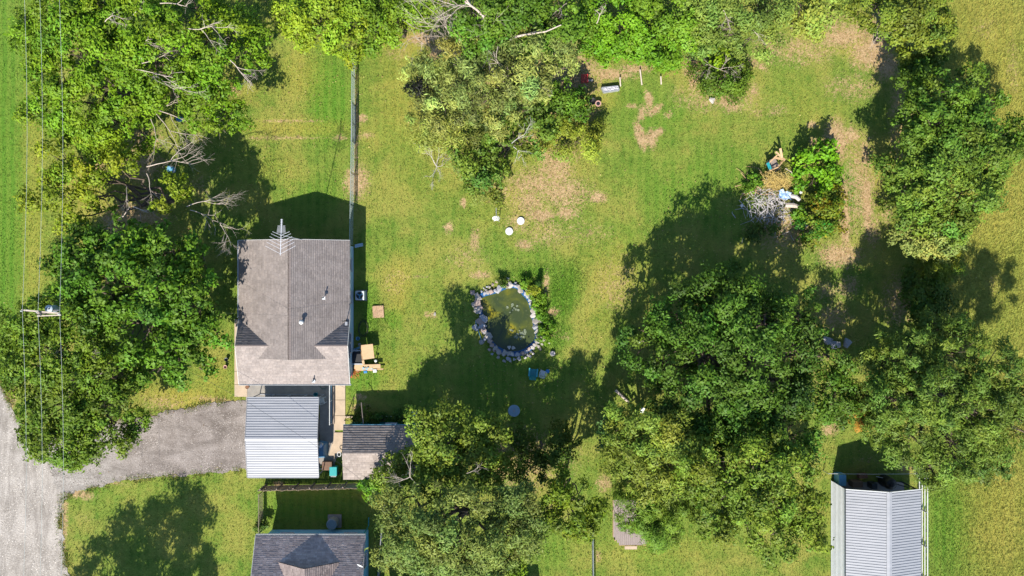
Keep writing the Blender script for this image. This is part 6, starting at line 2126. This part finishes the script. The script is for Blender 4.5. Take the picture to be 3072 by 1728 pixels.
# ragged grass along the gravel edges, and loose stones on the gravel
def along(poly, n, seed, sd, hide=60):
    r = np.random.default_rng(seed)
    P = np.array(poly)
    Q = np.roll(P, -1, 0)
    ln = np.linalg.norm(Q - P, axis=1)
    ln = np.where((ln > 20) | (np.abs(P[:, 0]) > hide), 0, ln)
    i = r.choice(len(P), n, p=ln / ln.sum())
    t = r.random(n)[:, None]
    return P[i] * (1 - t) + Q[i] * t + r.normal(size=(n, 2)) * sd, r


def edge_grass(name, label, poly, n, seed):
    p, r = along(poly, n, seed, 0.20)
    px = p[:, 0] * PPM + 1536
    py = 864 - p[:, 1] * PPM
    ok = ~((px > 725) & (py > 1150) & (py < 1440)) & ~((px < 260) & (py > 1330) & (py < 1480) & (px > 60)) 
    ok &= fbm(p[:, 0] * 1.4, p[:, 1] * 1.4, 41) > 0.42
    p = p[ok]
    k = len(p)
    h = r.uniform(.06, .2, k)
    th = r.uniform(0, 6.28, k)
    w = r.uniform(.03, .06, k)
    tip = np.stack([p[:, 0] + np.cos(th) * h * 1.1, p[:, 1] + np.sin(th) * h * 1.1, h], -1)
    a = np.stack([p[:, 0] - np.sin(th) * w / 2, p[:, 1] + np.cos(th) * w / 2, np.full(k, -.02)], -1)
    b = np.stack([p[:, 0] + np.sin(th) * w / 2, p[:, 1] - np.cos(th) * w / 2, np.full(k, -.02)], -1)
    c = np.where(r.random((k, 1)) < .45, np.array([[.26, .21, .06]]), np.array([[.10, .165, .02]])) * r.uniform(.6, 1.3, (k, 1))
    me = np_mesh(name, np.stack([a, b, tip], 1).reshape(-1, 3), np.arange(k * 3).reshape(-1, 3), c.repeat(3, 0))
    return tag(link(name, me, BLADE), label, 'grass', kind='stuff')


edge_grass('edge_grass', 'ragged grass creeping over the driveway edges', drive_w, 9000, 61)
edge_grass('edge_grass', 'ragged grass along the pale road edge', road_w, 6000, 62)


def pebbles(name, label, poly, n, box, pal, z, seed):
    r = np.random.default_rng(seed)
    px = r.uniform(box[0], box[2], n)
    py = r.uniform(box[1], box[3], n)
    x, y = (px - 1536) / PPM, (864 - py) / PPM
    ok = in_poly(x, y, poly) & (fbm(x * .6, y * .6, seed + 3) + r.normal(size=n) * .08 > .47)
    x, y = x[ok], y[ok]
    k = len(x)
    s = r.uniform(.02, .055, k)[:, None]
    o = np.array([[1, 0, 0], [0, 1, 0], [-1, 0, 0], [0, -1, 0], [0, 0, .8]])
    a = r.uniform(0, 6.28, k)
    R = np.stack([np.stack([np.cos(a), -np.sin(a)], -1), np.stack([np.sin(a), np.cos(a)], -1)], 1)
    v = np.repeat(o[None], k, 0) * r.uniform(.6, 1.3, (k, 5, 1)) * s[:, None]
    v[:, :, :2] = np.einsum('kij,kpj->kpi', R, v[:, :, :2])
    v += np.stack([x, y, np.full(k, z)], -1)[:, None]
    base = (np.arange(k) * 5)[:, None, None]
    f = (base + np.array([[0, 1, 4], [1, 2, 4], [2, 3, 4], [3, 0, 4]])[None]).reshape(-1, 3)
    c = np.array(pal)[r.integers(len(pal), size=k)] * r.uniform(.75, 1.2, (k, 1))
    me = np_mesh(name, v.reshape(-1, 3), f, c.repeat(5, 0))
    return tag(link(name, me, attr_mat('pebble', .9, .2)), label, 'gravel', kind='stuff')


pebbles('loose_gravel', 'loose pale stones scattered over the gravel road', road_w, 16000, (-30, 1130, 270, 1760), [(.36, .33, .29), (.28, .26, .235), (.42, .39, .35), (.20, .185, .17)], .012, 71)
pebbles('loose_gravel', 'loose grey stones scattered over the driveway', drive_w, 16000, (140, 1195, 745, 1480), [(.24, .21, .19), (.18, .155, .135), (.30, .27, .245), (.13, .115, .10)], .018, 72)


# fallen leaves on the lawn and the roofs near the trees
r = np.random.default_rng(91)
n = 5200
cx = r.choice([470, 330, 620, 1330, 1480, 1600, 2100, 2300, 2700, 2480, 880, 1850], n)
cy_ = {470: 420, 330: 1000, 620: 650, 1330: 1500, 1480: 1150, 1600: 520, 2100: 760, 2300: 1000, 2700: 800, 2480: 650, 880: 300, 1850: 1150}
px = cx + r.normal(size=n) * 150
py = np.array([cy_[k] for k in cx]) + r.normal(size=n) * 150
x, y = (px - 1536) / PPM, (864 - py) / PPM
ok = np.ones(n, bool)
for (a, b, c, d) in ((700, 700, 1070, 1460), (780, 1570, 1130, 1900), (1020, 1240, 1270, 1450), (2480, 1430, 2720, 2100), (1830, 1490, 1950, 1650)):
    ok &= ~((px > a) & (px < c) & (py > b) & (py < d))
ok &= ~in_poly((x - pc[0]) / 1.1 + pc[0], (y - pc[1]) / 1.1 + pc[1], pond_w)
x, y = x[ok], y[ok]
k = len(x)
z = r.uniform(.03, .09, k)
a = r.uniform(0, 6.28, k)
s_ = r.uniform(.03, .07, k)
u = np.stack([np.cos(a) * s_, np.sin(a) * s_, r.normal(size=k) * .02], -1)
w = np.stack([-np.sin(a) * s_ * .6, np.cos(a) * s_ * .6, r.normal(size=k) * .02], -1)
p = np.stack([x, y, z], -1)
v = np.stack([p - u, p - w, p + u, p + w], 1).reshape(-1, 3)
pal = np.array([(.34, .24, .10), (.24, .15, .06), (.40, .33, .12), (.16, .10, .05)])
c = pal[r.integers(4, size=k)] * r.uniform(.7, 1.2, (k, 1))
tag(link('fallen_leaves', np_mesh('fallen_leaves', v, np.arange(k * 4).reshape(-1, 4), c.repeat(4, 0)), BLADE), 'scattered dry fallen leaves on the grass around the trees', 'leaves', kind='stuff')
